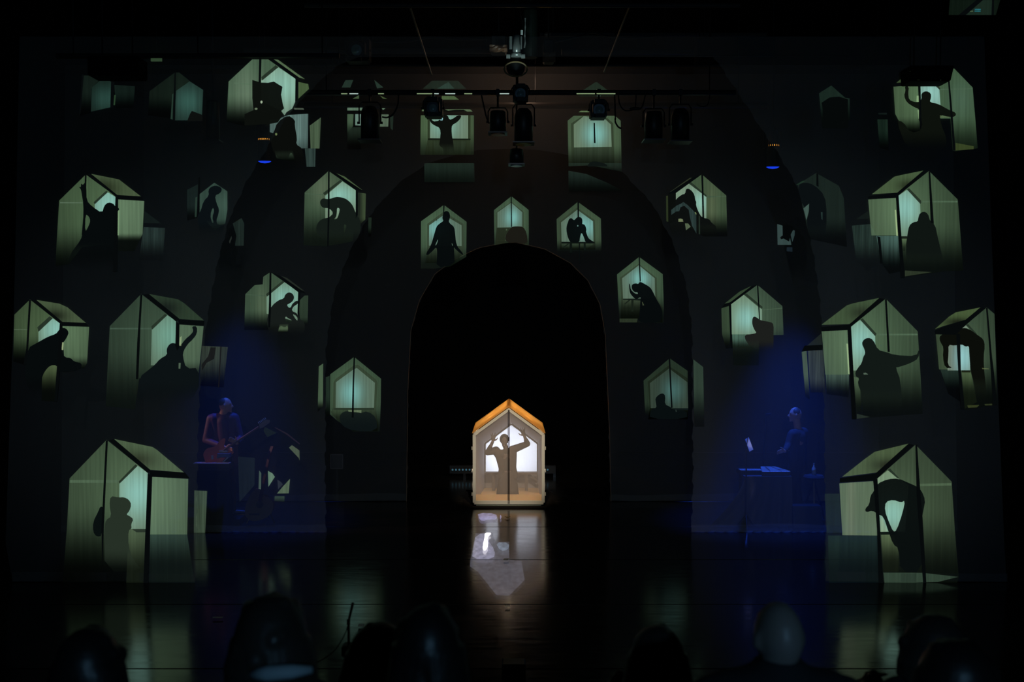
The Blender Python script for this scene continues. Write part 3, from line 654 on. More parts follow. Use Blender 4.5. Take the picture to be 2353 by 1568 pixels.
# ---- middle gauze, right
projection('M', (1510, 390, 8), 'projected house picture right of the arch, huddled figure hiding its face', [
    ('gable_panel', [(345, 430), (820, 85), (1270, 475), (1290, 1230), (850, 1230), (340, 900)], dict(col=(78, 92, 64), fade=(750, 1230, .05), c=(1000, 700, 110, 500), hot=(88, 104, 76))),
    ('rear_panel', [(345, 430), (580, 257), (905, 500), (905, 895), (700, 895), (345, 700)], dict(col=(120, 142, 122), hot=(146, 196, 182), c=(780, 600, 240))),
    raft([(580, 250), (620, 225), (905, 470), (905, 505)]),
    ('rail', [(910, 480), (1270, 480), (1270, 500), (910, 515)], dict(col=(88, 102, 76), tint=0)),
    ('roof_panel', [(235, 410), (600, 150), (640, 150), (300, 390)], dict(col=(58, 60, 40))),
    ('side_panel', [(165, 480), (200, 480), (205, 960), (170, 950)], dict(col=(58, 66, 36))),
    ('object_shadow', [(200, 440), (345, 430), (345, 900), (260, 980), (205, 980)], dict(dark=(10, 13, 11))),
    fig([(530, 360), (570, 345), (640, 390), (690, 470), (700, 560), (720, 590), (715, 660), (760, 780), (820, 880), (960, 910), (1000, 980), (1100, 1050), (1080, 1290), (300, 1290), (220, 1000), (230, 700), (350, 540), (450, 460), (515, 445)], (12, 15, 14)),
    ('gap', [(260, 740), (360, 660), (440, 625), (480, 595), (560, 650), (720, 810), (722, 1175), (640, 1030), (600, 860), (580, 740), (500, 665), (430, 690), (405, 765), (350, 770), (262, 832)], dict(col=(44, 62, 60), streak=.4)),
    ('gap', [(390, 905), (435, 900), (472, 912), (482, 958), (390, 958)], dict(col=(120, 132, 96))),
    ('gap', [(512, 990), (570, 990), (616, 1050), (530, 1115)], dict(col=(94, 110, 84))),
    ('gap', [(692, 785), (712, 785), (725, 820), (705, 822)], dict(col=(140, 160, 100))),
    ('gap', [(765, 840), (785, 860), (790, 1190), (765, 1185)], dict(col=(36, 50, 40))),
    *post([(810, 88), (845, 88), (855, 500), (865, 905), (832, 905), (822, 400)]),
    *beam([(640, 150), (820, 88), (345, 430), (200, 450), (240, 415)]),
])
projection('M', (1640, 645, 8), 'projected house picture above the music stand, blocky dark figure right of the brightest patch', [
    ('gable_panel', [(320, 430), (805, 80), (1262, 470), (1285, 1000), (830, 1010), (830, 1560), (360, 1560)], dict(col=(78, 94, 72), fade=(800, 1400, .2))),
    ('lower_panel', [(340, 990), (600, 990), (640, 1220), (350, 1220)], dict(col=(70, 96, 84), fade=(1050, 1240, .2), streak=.4)),
    ('rear_panel', [(320, 430), (550, 260), (800, 470), (890, 530), (890, 990), (330, 990)], dict(c=(600, 690, 230, 270), col=(112, 136, 112))),
    raft([(555, 258), (600, 235), (900, 485), (885, 520)]),
    ('rail', [(910, 535), (1260, 500), (1260, 512), (910, 548)], dict(col=(92, 108, 84), tint=0)),
    ('roof_panel', [(200, 425), (480, 200), (690, 100), (640, 160), (300, 400)], dict(col=(64, 78, 52))),
    ('side_panel', [(140, 510), (285, 468), (300, 980), (300, 1250), (220, 1250), (155, 990)], dict(col=(66, 80, 56), fade=(900, 1250, .1))),
    fig([(705, 720), (735, 655), (810, 690), (850, 730), (1060, 765), (1102, 810), (1100, 1000), (1100, 1300), (850, 1300), (650, 1190), (580, 1090), (568, 1000), (700, 985), (790, 965), (750, 910), (710, 820)], (28, 30, 28), .99),
    *post([(795, 80), (820, 80), (852, 720), (832, 720)], [(280, 455), (320, 435), (332, 1000), (350, 1240), (310, 1240), (300, 1000)]),
    *beam([(690, 105), (795, 80), (320, 437), (140, 505), (195, 432), (300, 402)]),
])
projection('M', (1740, 380, 5.333), 'small pale projected patch with a hand shape, inside the right edge of the middle gauze', [
    ('rear_panel', [(245, 720), (310, 740), (312, 860), (280, 882), (292, 908), (322, 898), (390, 935), (402, 890), (418, 975), (250, 975)], dict(col=(58, 78, 76))),
    ('rear_panel', [(410, 850), (440, 792), (460, 800), (458, 860), (430, 942)], dict(col=(48, 66, 66))),
    ('lower_panel', [(360, 1005), (430, 1005), (432, 1060), (360, 1055)], dict(col=(26, 36, 46)))], name='projected_fragment')
projection('F', (1740, 380, 5.333), 'very dim projected house picture on the right front gauze, hunched back and hanging arm', [
    ('gable_panel', [(600, 170), (720, 95), (1000, 250), (1060, 400), (1100, 1000), (640, 900), (500, 240)], dict(col=(28, 38, 32), fade=(600, 1000))),
    ('gap', [(566, 530), (636, 470), (630, 570), (603, 672)], dict(col=(72, 96, 88), tint=.2)),
    ('gap', [(780, 575), (800, 575), (800, 670), (788, 660)], dict(col=(40, 60, 56))),
    ('rail', [(478, 238), (560, 188), (585, 195), (490, 243)], dict(col=(30, 54, 36))),
    fig([(490, 250), (580, 205), (700, 240), (830, 370), (855, 600), (830, 950), (660, 950), (600, 700), (640, 560), (630, 470), (565, 530)], (10, 15, 17), .9),
    *post([(725, 100), (747, 100), (752, 265), (725, 250)]),
])
# ---- front gauze, right
projection('F', (2010, 130, 5.333), 'projected house picture at top right, person pressing against the wall with spread arms', [
    ('gable_panel', [(555, 320), (790, 150), (975, 148), (1200, 380), (1262, 1125), (990, 1160), (955, 1150), (930, 760), (560, 760)], dict(col=(76, 96, 66), fade=(700, 1150, .35), c=(1050, 520, 180, 260), hot=(78, 106, 84))),
    ('rear_panel', [(558, 320), (640, 270), (720, 310), (792, 400), (806, 600), (800, 750), (560, 750)], dict(c=(700, 450, 220), col=(116, 140, 124), hot=(150, 204, 196))),
    raft([(660, 285), (720, 300), (812, 400), (792, 405)]),
    ('rail', [(800, 395), (1195, 388), (1195, 400), (800, 410)], dict(col=(92, 112, 86), tint=0)),
    ('roof_panel', [(265, 322), (435, 180), (560, 180), (545, 305)], dict(col=(76, 90, 52))),
    ('side_panel', [(230, 370), (530, 350), (555, 950), (440, 960), (290, 780), (250, 700)], dict(col=(92, 110, 76), fade=(720, 950, .05))),
    ('floor_panel', [(990, 1058), (1215, 1100), (1212, 1135), (990, 1152)], dict(col=(58, 70, 36))),
    ('gap', [(515, 480), (538, 480), (540, 555), (512, 555)], dict(col=(130, 158, 116))),
    ('gap', [(525, 655), (550, 655), (555, 762), (535, 762)], dict(col=(130, 158, 116))),
    ('gap', [(800, 720), (915, 740), (915, 752), (800, 752)], dict(col=(76, 90, 60))),
    fig([(368, 360), (420, 370), (410, 450), (420, 530), (480, 555), (540, 560), (575, 520), (570, 450), (630, 420), (690, 450), (690, 510), (672, 560), (780, 580), (900, 650), (1000, 690), (985, 740), (900, 740), (800, 712), (812, 830), (880, 1000), (880, 1150), (400, 1150), (260, 780), (350, 800), (440, 940), (590, 900), (555, 650), (480, 620), (390, 560), (358, 480), (378, 420)], (13, 17, 12), .99),
    *post([(530, 310), (560, 320), (575, 900), (540, 770), (545, 450)], [(897, 290), (917, 290), (945, 600), (990, 1150), (960, 1150), (920, 600)]),
    *beam([(235, 332), (560, 303), (545, 350), (232, 366)]),
])
projection('F', (1950, 380, 5.333), 'large projected house picture at the right, broad shouldered person seated with their back turned', [
    ('gable_panel', [(605, 370), (985, 70), (1337, 420), (1405, 1290), (1180, 1300), (690, 1370), (650, 1000)], dict(col=(82, 98, 70), fade=(700, 1300, .2))),
    ('rear_panel', [(612, 372), (715, 300), (875, 460), (890, 870), (640, 870)], dict(c=(700, 520, 210, 260), col=(112, 138, 116))),
    raft([(715, 297), (740, 280), (900, 445), (880, 475)]),
    ('rail', [(890, 436), (1335, 436), (1335, 456), (890, 456)], dict(col=(96, 114, 86), tint=0)),
    ('roof_panel', [(285, 355), (560, 140), (640, 120), (915, 65), (800, 180), (600, 335)], dict(col=(88, 102, 66), c=(720, 250, 130, 80), hot=(46, 56, 36))),
    ('side_panel', [(240, 420), (580, 400), (605, 860), (280, 860)], dict(col=(100, 116, 84))),
    ('lower_panel', [(340, 865), (610, 865), (640, 1300), (500, 1330), (400, 1200)], dict(col=(76, 100, 92), fade=(880, 1280, .08), streak=.4)),
    ('floor_panel', [(690, 1290), (1020, 1310), (690, 1362)], dict(col=(48, 58, 42))),
    ('gap', [(565, 550), (582, 545), (605, 865), (585, 865)], dict(col=(150, 172, 124))),
    ('table_edge', [(640, 870), (720, 870), (715, 900), (645, 900)], dict(dark=(24, 32, 24))),
    ('lower_panel', [(655, 900), (715, 900), (690, 1050), (665, 1050)], dict(col=(92, 104, 70), fade=(900, 1060))),
    fig([(852, 650), (870, 590), (920, 566), (972, 590), (1000, 690), (1062, 735), (1085, 850), (1120, 1000), (1190, 1290), (720, 1290), (700, 1000), (720, 850), (740, 740), (790, 698), (848, 688)], (15, 21, 18), .99),
    *post([(578, 375), (612, 370), (650, 900), (690, 1380), (640, 1380), (610, 900)], [(980, 75), (1000, 75), (1045, 720), (1005, 700)], [(350, 870), (388, 880), (418, 1200), (392, 1200)]),
    *beam([(245, 380), (590, 337), (610, 370), (580, 397), (245, 410)], [(915, 65), (972, 70), (610, 372), (590, 340)]),
])
projection('M', (1950, 380, 5.333), 'streaky dim projected echo, lower left of the picture with the seated broad back', [
    ('side_panel', [(40, 740), (270, 720), (350, 880), (400, 1160), (230, 1300), (90, 1150)], dict(col=(44, 60, 52), fade=(900, 1280), streak=.5)),
    ('roof_panel', [(90, 660), (240, 560), (245, 655)], dict(col=(18, 26, 20)))], name='projected_echo')
projection('F', (1830, 670, 5.333), 'large projected house picture above the keyboard player, seated person with one arm stretched out', [
    ('gable_panel', [(670, 430), (1095, 90), (1487, 490), (1550, 1500), (730, 1560)], dict(col=(84, 100, 72), fade=(850, 1500, .15))),
    ('rear_panel', [(670, 430), (780, 350), (965, 530), (975, 960), (700, 970)], dict(c=(800, 620, 230, 300), col=(116, 142, 120))),
    raft([(780, 347), (810, 328), (982, 520), (965, 548)]),
    ('rail', [(985, 520), (1485, 518), (1485, 538), (985, 540)], dict(col=(100, 118, 90), tint=0)),
    ('roof_panel', [(305, 410), (620, 170), (700, 145), (1015, 80), (930, 170), (650, 400)], dict(col=(78, 92, 60), c=(800, 260, 150, 90), hot=(44, 54, 36))),
    ('side_panel', [(310, 490), (625, 475), (652, 1020), (355, 1020)], dict(col=(100, 116, 86))),
    ('lower_panel', [(360, 1020), (645, 1020), (640, 1300), (520, 1280), (370, 1260)], dict(col=(76, 92, 80), fade=(1000, 1280, .08), streak=.4)),
    ('gap', [(612, 640), (632, 640), (652, 1012), (635, 1012)], dict(col=(146, 170, 126))),
    ('lower_panel', [(705, 1050), (770, 1060), (800, 1460), (735, 1500)], dict(col=(80, 92, 66), fade=(1080, 1450, .2))),
    ('floor_panel', [(740, 1500), (900, 1540), (740, 1562)], dict(col=(40, 50, 42))),
    fig([(800, 640), (825, 590), (880, 565), (940, 590), (1000, 720), (1100, 742), (1200, 780), (1470, 795), (1505, 700), (1500, 820), (1400, 880), (1250, 930), (1215, 930), (1280, 1100), (1300, 1500), (820, 1500), (800, 1250), (750, 1130), (770, 1060), (730, 1050), (720, 990), (760, 930), (800, 880), (820, 800), (845, 760), (830, 700)], (18, 25, 22), .99),
    ('gap', [(820, 1000), (850, 996), (880, 1018), (825, 1020)], dict(col=(90, 110, 92))),
    *post([(630, 455), (670, 440), (700, 1000), (735, 1568), (680, 1568), (652, 900)], [(1085, 95), (1108, 95), (1145, 742), (1118, 742)]),
    *beam([(305, 435), (650, 405), (672, 435), (630, 472), (310, 487)], [(1015, 80), (1082, 92), (672, 432), (650, 403)]),
])
projection('M', (1830, 670, 5.333), 'projected echo of a roof and streaked wall, left of the picture with the stretched arm', [
    ('side_panel', [(65, 740), (125, 730), (165, 1330), (110, 1290)], dict(col=(86, 98, 72), fade=(1000, 1330, .1))),
    ('side_panel', [(138, 725), (330, 720), (352, 1240), (172, 1240)], dict(col=(58, 62, 58), streak=.45, fade=(1050, 1280, .2))),
    ('roof_panel', [(130, 665), (305, 515), (315, 660)], dict(col=(34, 38, 32))),
    *beam([(100, 665), (318, 655), (325, 715), (65, 735)])], name='projected_echo')
projection('F', (2050, 690, 5.333), 'projected house picture at the far right edge, person bending over like a bridge', [
    ('gable_panel', [(870, 330), (1160, 90), (1254, 170), (1292, 1280), (890, 1350), (830, 850)], dict(col=(76, 90, 66), fade=(700, 1250, .2))),
    ('rear_panel', [(680, 480), (905, 310), (962, 380), (955, 862), (680, 862)], dict(c=(880, 700, 130, 260), col=(116, 130, 112), hot=(150, 206, 210))),
    raft([(905, 305), (930, 292), (1040, 415), (1015, 412)]),
    ('roof_panel', [(525, 355), (700, 200), (780, 150), (1080, 90), (900, 240), (620, 320)], dict(col=(88, 100, 58), c=(800, 270, 190, 60), hot=(30, 36, 22))),
    ('side_panel', [(535, 420), (690, 425), (690, 850), (575, 850)], dict(col=(78, 90, 62))),
    ('lower_panel', [(855, 885), (965, 885), (1040, 1250), (890, 1330)], dict(col=(76, 86, 52), fade=(900, 1150, .3))),
    ('lower_panel', [(590, 850), (830, 850), (840, 1250), (690, 1150)], dict(col=(36, 50, 42), fade=(860, 1150))),
    ('floor_panel', [(920, 1290), (1070, 1285), (1040, 1315), (930, 1320)], dict(col=(56, 64, 34))),
    ('floor_panel', [(1130, 1275), (1225, 1270), (1225, 1290), (1140, 1292)], dict(col=(50, 58, 34))),
    fig([(578, 480), (590, 430), (700, 390), (860, 340), (940, 350), (1050, 430), (1120, 480), (1137, 560), (1120, 700), (1130, 900), (1170, 1245), (1035, 1245), (1000, 1000), (960, 870), (945, 650), (942, 560), (900, 572), (850, 540), (760, 560), (690, 545), (692, 650), (680, 800), (745, 830), (650, 835), (620, 700), (630, 580), (600, 530)], (11, 13, 9)),
    ('table_edge', [(850, 860), (960, 860), (960, 886), (852, 886)], dict(dark=(26, 32, 20))),
    ('gap', [(1100, 832), (1185, 838), (1185, 848), (1105, 846)], dict(col=(90, 100, 62))),
    *post([(1150, 95), (1170, 95), (1225, 700), (1250, 900), (1285, 1285), (1235, 1280), (1190, 600)], [(785, 410), (832, 420), (842, 850), (890, 1340), (845, 1340), (808, 850)]),
    *beam([(525, 372), (620, 330), (900, 240), (1085, 90), (1145, 95), (870, 335), (780, 425), (532, 418)]),
])
projection('F', (1880, 990, 4), 'large projected house picture at lower right, person folded forward with head hanging', [
    ('gable_panel', [(540, 440), (895, 130), (1227, 470), (1255, 900), (1292, 1345), (1275, 1410), (600, 1412)], dict(col=(84, 96, 68), fade=(700, 1350, .25))),
    ('rear_panel', [(545, 440), (640, 365), (720, 430), (830, 500), (800, 930), (570, 930)], dict(c=(690, 760, 160, 200), col=(122, 146, 118), hot=(142, 196, 184))),
    raft([(640, 362), (660, 348), (748, 440), (725, 436)]),
    ('rail', [(915, 490), (1225, 482), (1225, 505), (915, 512)], dict(col=(100, 114, 84), tint=0)),
    ('roof_panel', [(220, 425), (430, 260), (520, 195), (830, 120), (720, 230), (540, 385)], dict(col=(92, 102, 66), c=(640, 320, 150, 70), hot=(40, 46, 30))),
    ('side_panel', [(195, 485), (505, 465), (565, 900), (555, 965), (222, 962)], dict(col=(112, 122, 92), c=(300, 700, 40, 800), hot=(112, 128, 102))),
    ('lower_panel', [(90, 965), (545, 965), (560, 1412), (100, 1412)], dict(col=(30, 46, 42), fade=(980, 1300, .5))),
    ('lower_panel', [(580, 955), (690, 955), (740, 1060), (740, 1300), (600, 1300)], dict(col=(92, 98, 64), fade=(960, 1220, .25))),
    ('floor_panel', [(600, 1306), (960, 1308), (1290, 1345), (1100, 1392), (610, 1405)], dict(col=(54, 72, 58))),
    fig([(430, 720), (470, 680), (480, 600), (510, 560), (540, 490), (640, 445), (740, 440), (830, 480), (900, 510), (950, 550), (985, 640), (970, 720), (955, 800), (960, 960), (960, 1300), (755, 1300), (740, 1080), (690, 1050), (640, 910), (600, 790), (550, 770), (500, 735), (440, 752)], (9, 14, 14), .99, vanish=False,
        holes=[[(612, 735), (620, 655), (690, 635), (760, 662), (800, 642), (775, 760), (720, 920), (690, 930), (650, 840)]]),
    ('gap', [(570, 830), (590, 800), (640, 928), (575, 930)], dict(col=(118, 136, 108))),
    ('table_edge', [(570, 932), (730, 926), (730, 956), (575, 958)], dict(dark=(16, 24, 20))),
    *post([(505, 450), (545, 440), (560, 700), (575, 1000), (600, 1412), (555, 1412), (540, 900)], [(893, 130), (910, 130), (935, 500), (960, 800), (995, 1412), (965, 1412), (905, 600)]),
    *beam([(200, 437), (540, 392), (545, 432), (505, 458), (198, 478)], [(830, 120), (882, 132), (542, 442), (520, 400)]),
])
projection('M', (1880, 990, 4), 'dark teal strip of projected wall, left of the folded forward person at lower right', [
    ('side_panel', [(60, 580), (195, 580), (215, 960), (80, 960)], dict(col=(32, 46, 44)))], name='projected_echo')
projection('F', (1840, 180, 7.84), 'very dim dark projected house picture with a rounded shadow, upper right of the lamps', [
    ('rear_panel', [(330, 270), (550, 130), (800, 350), (880, 360), (890, 740), (700, 860), (380, 830)], dict(col=(26, 42, 34), fade=(350, 850, .2))),
    ('object_shadow', [(375, 440), (520, 345), (690, 330), (850, 380), (850, 900), (395, 900), (395, 560)], dict(dark=(5, 8, 8))),
])
projection('F', (1840, 180, 7.84), 'faint green streaked projected strip, left of the top right house picture', [
    ('side_panel', [(1380, 740), (1565, 740), (1585, 1300), (1420, 1250)], dict(col=(24, 40, 30), streak=.4, fade=(900, 1350))),
    ('rail', [(1400, 625), (1550, 620), (1550, 655), (1400, 650)], dict(col=(20, 28, 26)))], name='projected_echo')
# ---- along the lamp bar at the top
projection('M', (760, 170, 8), 'projected house picture broken up behind the leftmost hanging lamp of the bar', [
    ('roof_panel', [(200, 250), (270, 115), (415, 110), (390, 170), (360, 250)], dict(col=(40, 56, 46))),
    ('roof_panel', [(800, 110), (970, 250), (850, 265)], dict(col=(44, 60, 50))),
    ('roof_panel', [(400, 455), (520, 390), (520, 455)], dict(col=(82, 96, 64))),
    ('roof_panel', [(900, 395), (1040, 460), (960, 455)], dict(col=(84, 96, 56))),
    ('gable_panel', [(305, 620), (585, 620), (565, 672), (305, 672)], dict(col=(110, 130, 106))),
    ('gable_panel', [(940, 632), (1005, 632), (960, 662)], dict(col=(120, 140, 110))),
    ('side_panel', [(305, 740), (420, 740), (410, 960), (345, 1040), (305, 1200)], dict(col=(80, 98, 72), fade=(850, 1200))),
    ('rear_panel', [(450, 740), (560, 740), (555, 950), (450, 945)], dict(col=(112, 142, 128))),
    ('rear_panel', [(930, 745), (1065, 745), (1055, 968), (900, 968)], dict(col=(92, 112, 92))),
    ('side_panel', [(1090, 780), (1150, 780), (1140, 1040), (1100, 1000)], dict(col=(36, 48, 38))),
    ('lower_panel', [(305, 980), (560, 980), (560, 1390), (305, 1390)], dict(col=(34, 44, 34), fade=(1000, 1400))),
])
projection('M', (940, 160, 8), 'projected house picture behind the left front facing lamp, person raising both arms', [
    ('roof_panel', [(250, 352), (420, 205), (900, 205), (1050, 352)], dict(col=(36, 48, 38))),
    ('roof_panel', [(520, 350), (640, 275), (720, 225), (830, 350)], dict(col=(52, 74, 64))),
    ('roof_panel', [(600, 485), (830, 485), (915, 552), (600, 552)], dict(col=(92, 108, 66))),
    ('gable_panel', [(240, 735), (1120, 730), (1170, 772), (235, 765)], dict(col=(104, 118, 82))),
    ('object_shadow', [(270, 725), (640, 725), (720, 755), (840, 740), (1000, 738), (1070, 770), (270, 775)], dict(dark=(10, 10, 9))),
    ('gable_panel', [(215, 840), (1190, 840), (1190, 1568), (205, 1568)], dict(col=(82, 98, 66), fade=(1100, 1700, .3))),
    ('frame_band', [(340, 840), (1130, 840), (1130, 1290), (1130, 1568), (290, 1568), (340, 1290)], dict(col=(44, 54, 36), tint=0.1, fade=(1300, 1800, .3))),
    ('rear_panel', [(385, 840), (1085, 840), (1085, 1272), (385, 1262)], dict(col=(118, 140, 116), tint=0, c=(640, 1000, 300, 320), hot=(142, 194, 176))),
    ('lower_panel', [(450, 1320), (1060, 1320), (1000, 1560), (480, 1560)], dict(col=(66, 82, 70), streak=.45, fade=(1400, 1650, .2))),
    ('table_edge', [(350, 1265), (1130, 1270), (1130, 1297), (350, 1297)], dict(dark=(20, 26, 18))),
    fig([(350, 842), (392, 842), (430, 960), (570, 935), (600, 835), (710, 835), (740, 930), (830, 890), (890, 842), (962, 842), (945, 900), (880, 970), (790, 1020), (780, 1100), (790, 1240), (812, 1320), (835, 1600), (620, 1600), (632, 1450), (550, 1400), (570, 1280), (580, 1130), (550, 1060), (490, 1040), (410, 990), (370, 920)], (13, 15, 12)),
    ('gap', [(562, 890), (600, 850), (625, 900), (615, 935), (575, 935)], dict(col=(140, 196, 200))),
    ('lower_panel', [(280, 1722), (1195, 1722), (1205, 2070), (280, 2070)], dict(col=(32, 44, 36), fade=(1750, 2080, .5), plane='B')),
])
projection('M', (1270, 160, 8), 'projected house picture behind the right front facing lamp, empty glowing room above a dark mound', [
    ('roof_panel', [(550, 385), (780, 235), (820, 235), (1020, 385)], dict(col=(40, 58, 44))),
    ('roof_panel', [(470, 450), (1000, 400), (1150, 470), (1140, 495), (480, 495)], dict(col=(24, 36, 26))),
    ('gable_panel', [(475, 785), (515, 757), (690, 757), (690, 785)], dict(col=(112, 126, 82))),
    ('gable_panel', [(275, 940), (385, 850), (1145, 850), (1250, 940), (1265, 1720), (290, 1720)], dict(col=(86, 102, 72), fade=(1350, 1850, .3))),
    ('frame_band', [(338, 990), (540, 858), (1000, 890), (1115, 990), (1132, 1720), (348, 1720)], dict(col=(52, 64, 46), tint=0.1, fade=(1400, 1850, .35))),
    ('rear_panel', [(385, 1010), (570, 858), (960, 908), (1070, 1010), (1085, 1420), (390, 1432)], dict(col=(112, 134, 108), tint=0, c=(780, 1180, 230, 260), hot=(140, 206, 196))),
    ('lower_panel', [(395, 1432), (690, 1432), (690, 1362), (860, 1362), (880, 1412), (1085, 1420), (1090, 1720), (395, 1720)], dict(col=(72, 88, 78), streak=.4, fade=(1450, 1780, .25), tint=0.2)),
    ('lower_panel', [(290, 1860), (620, 1920), (1000, 2080), (1290, 2230), (1270, 2240), (290, 2240)], dict(col=(34, 46, 40), fade=(1850, 2300, .2), plane='B')),
    ('lower_panel', [(290, 1720), (1265, 1720), (1270, 1880), (700, 1760), (290, 1780)], dict(col=(36, 48, 38), fade=(1720, 1950, .2))),
    *post([(752, 980), (776, 980), (788, 1352), (758, 1352)]),
    fig([(640, 1760), (700, 1690), (830, 1690), (1000, 1740), (1000, 1800), (640, 1800)], (14, 20, 18), .85),
])
# the same video spilling on the floor in front of the house
def on_floor(px, py, z=0.0):
    a = (px - 1176.5) / F_PX; b = -(py - 784) / F_PX
    d = Vector((a, math.cos(PITCH) + b * math.sin(PITCH), -math.sin(PITCH) + b * math.cos(PITCH)))
    return Vector((0, 0, H_CAM)) + d * ((z - H_CAM) / d.z)

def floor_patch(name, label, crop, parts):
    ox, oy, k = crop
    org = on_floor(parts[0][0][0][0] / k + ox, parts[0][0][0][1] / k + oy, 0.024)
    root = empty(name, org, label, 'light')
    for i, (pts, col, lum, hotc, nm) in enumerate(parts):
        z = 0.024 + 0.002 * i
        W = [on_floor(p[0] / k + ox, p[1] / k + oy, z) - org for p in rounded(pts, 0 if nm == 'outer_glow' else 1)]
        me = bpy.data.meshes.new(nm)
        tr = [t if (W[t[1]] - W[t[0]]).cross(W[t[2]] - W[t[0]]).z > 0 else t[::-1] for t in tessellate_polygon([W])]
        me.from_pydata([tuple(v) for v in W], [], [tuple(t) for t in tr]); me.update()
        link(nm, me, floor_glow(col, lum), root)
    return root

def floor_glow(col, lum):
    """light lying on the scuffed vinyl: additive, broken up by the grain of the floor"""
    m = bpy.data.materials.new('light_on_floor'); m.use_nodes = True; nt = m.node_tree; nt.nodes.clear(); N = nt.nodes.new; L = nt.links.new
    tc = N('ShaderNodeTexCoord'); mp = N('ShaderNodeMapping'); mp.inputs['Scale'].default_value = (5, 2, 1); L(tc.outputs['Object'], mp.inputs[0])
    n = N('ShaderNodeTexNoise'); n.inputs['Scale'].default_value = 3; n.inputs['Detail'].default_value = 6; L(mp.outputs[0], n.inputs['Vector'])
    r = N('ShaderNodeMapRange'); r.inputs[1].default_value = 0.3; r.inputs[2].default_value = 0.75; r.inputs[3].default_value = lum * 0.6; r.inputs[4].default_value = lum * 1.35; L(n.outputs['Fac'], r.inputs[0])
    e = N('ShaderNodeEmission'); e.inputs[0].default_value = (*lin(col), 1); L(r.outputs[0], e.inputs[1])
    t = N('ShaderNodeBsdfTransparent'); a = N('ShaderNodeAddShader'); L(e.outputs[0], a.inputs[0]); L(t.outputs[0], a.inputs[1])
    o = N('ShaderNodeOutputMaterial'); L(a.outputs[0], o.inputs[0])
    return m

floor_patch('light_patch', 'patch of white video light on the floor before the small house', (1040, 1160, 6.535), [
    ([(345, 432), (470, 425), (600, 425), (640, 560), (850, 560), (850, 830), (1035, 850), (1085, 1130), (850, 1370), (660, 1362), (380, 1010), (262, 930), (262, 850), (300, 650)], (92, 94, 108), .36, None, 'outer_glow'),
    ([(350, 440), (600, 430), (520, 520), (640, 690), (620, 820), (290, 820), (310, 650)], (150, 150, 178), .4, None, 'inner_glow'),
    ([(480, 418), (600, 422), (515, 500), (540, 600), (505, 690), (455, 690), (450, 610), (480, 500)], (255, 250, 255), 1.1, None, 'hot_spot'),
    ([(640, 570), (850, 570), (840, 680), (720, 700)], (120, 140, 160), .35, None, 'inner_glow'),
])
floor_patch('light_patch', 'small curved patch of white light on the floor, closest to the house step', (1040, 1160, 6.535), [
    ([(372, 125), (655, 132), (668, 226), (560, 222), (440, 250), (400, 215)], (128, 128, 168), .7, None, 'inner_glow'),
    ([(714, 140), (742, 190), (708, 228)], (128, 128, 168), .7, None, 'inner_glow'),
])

# ------------------------------------------------------------------ the small lit house in the arch
HX, Y0, Y1 = -0.055, Y_HOUSE, 18.34
HW, HE, HA, HB = 0.609, 1.245, 1.69, 0.05        # half width, eave height, apex height, underside
def sheet_face(bm, pts): bm.faces.new([bm.verts.new(p) for p in pts])
def pent(hw, eave, apex, base, y, cx=HX): return [Vector((cx - hw, y, base)), Vector((cx - hw, y, eave)), Vector((cx, y, apex)), Vector((cx + hw, y, eave)), Vector((cx + hw, y, base))]

M_FRAME = mkmat('painted_grey_timber', (0.50, 0.52, 0.47), 0.5)
M_WALLCLOTH = mkmat('house_wall_panel', (0.42, 0.40, 0.38), 0.8)
M_PLY = mkmat('plywood', (0.80, 0.50, 0.22), 0.55, noise=0.25, scale=12)
M_STILE = mkmat('dark_stile', (0.03, 0.025, 0.02), 0.4)
def cloth_lit(name, col, tl):
    m = bpy.data.materials.new(name); m.use_nodes = True; nt = m.node_tree; nt.nodes.clear(); N = nt.nodes.new; L = nt.links.new
    tc = N('ShaderNodeTexCoord'); n = N('ShaderNodeTexNoise'); n.inputs['Scale'].default_value = 30; L(tc.outputs['Object'], n.inputs['Vector'])
    mx = N('ShaderNodeMixRGB'); mx.inputs[1].default_value = (*[c * .93 for c in col], 1); mx.inputs[2].default_value = (*col, 1); L(n.outputs['Fac'], mx.inputs[0])
    d = N('ShaderNodeBsdfDiffuse'); t = N('ShaderNodeBsdfTranslucent'); L(mx.outputs[0], d.inputs[0]); L(mx.outputs[0], t.inputs[0])
    s = N('ShaderNodeMixShader'); s.inputs[0].default_value = tl; L(d.outputs[0], s.inputs[1]); L(t.outputs[0], s.inputs[2])
    o = N('ShaderNodeOutputMaterial'); L(s.outputs[0], o.inputs[0]); return m
M_SCREEN = cloth_lit('white_rear_cloth', (0.85, 0.85, 0.87), 0.85)
M_ROOFCLOTH = cloth_lit('orange_roof_cloth', (0.92, 0.66, 0.32), 0.8)
M_VEIL = gauze('front_door_gauze', (0.80, 0.78, 0.76), 0.27, 0.35)
M_LINER = mkmat('pale_lining', (0.60, 0.58, 0.60), 0.8)

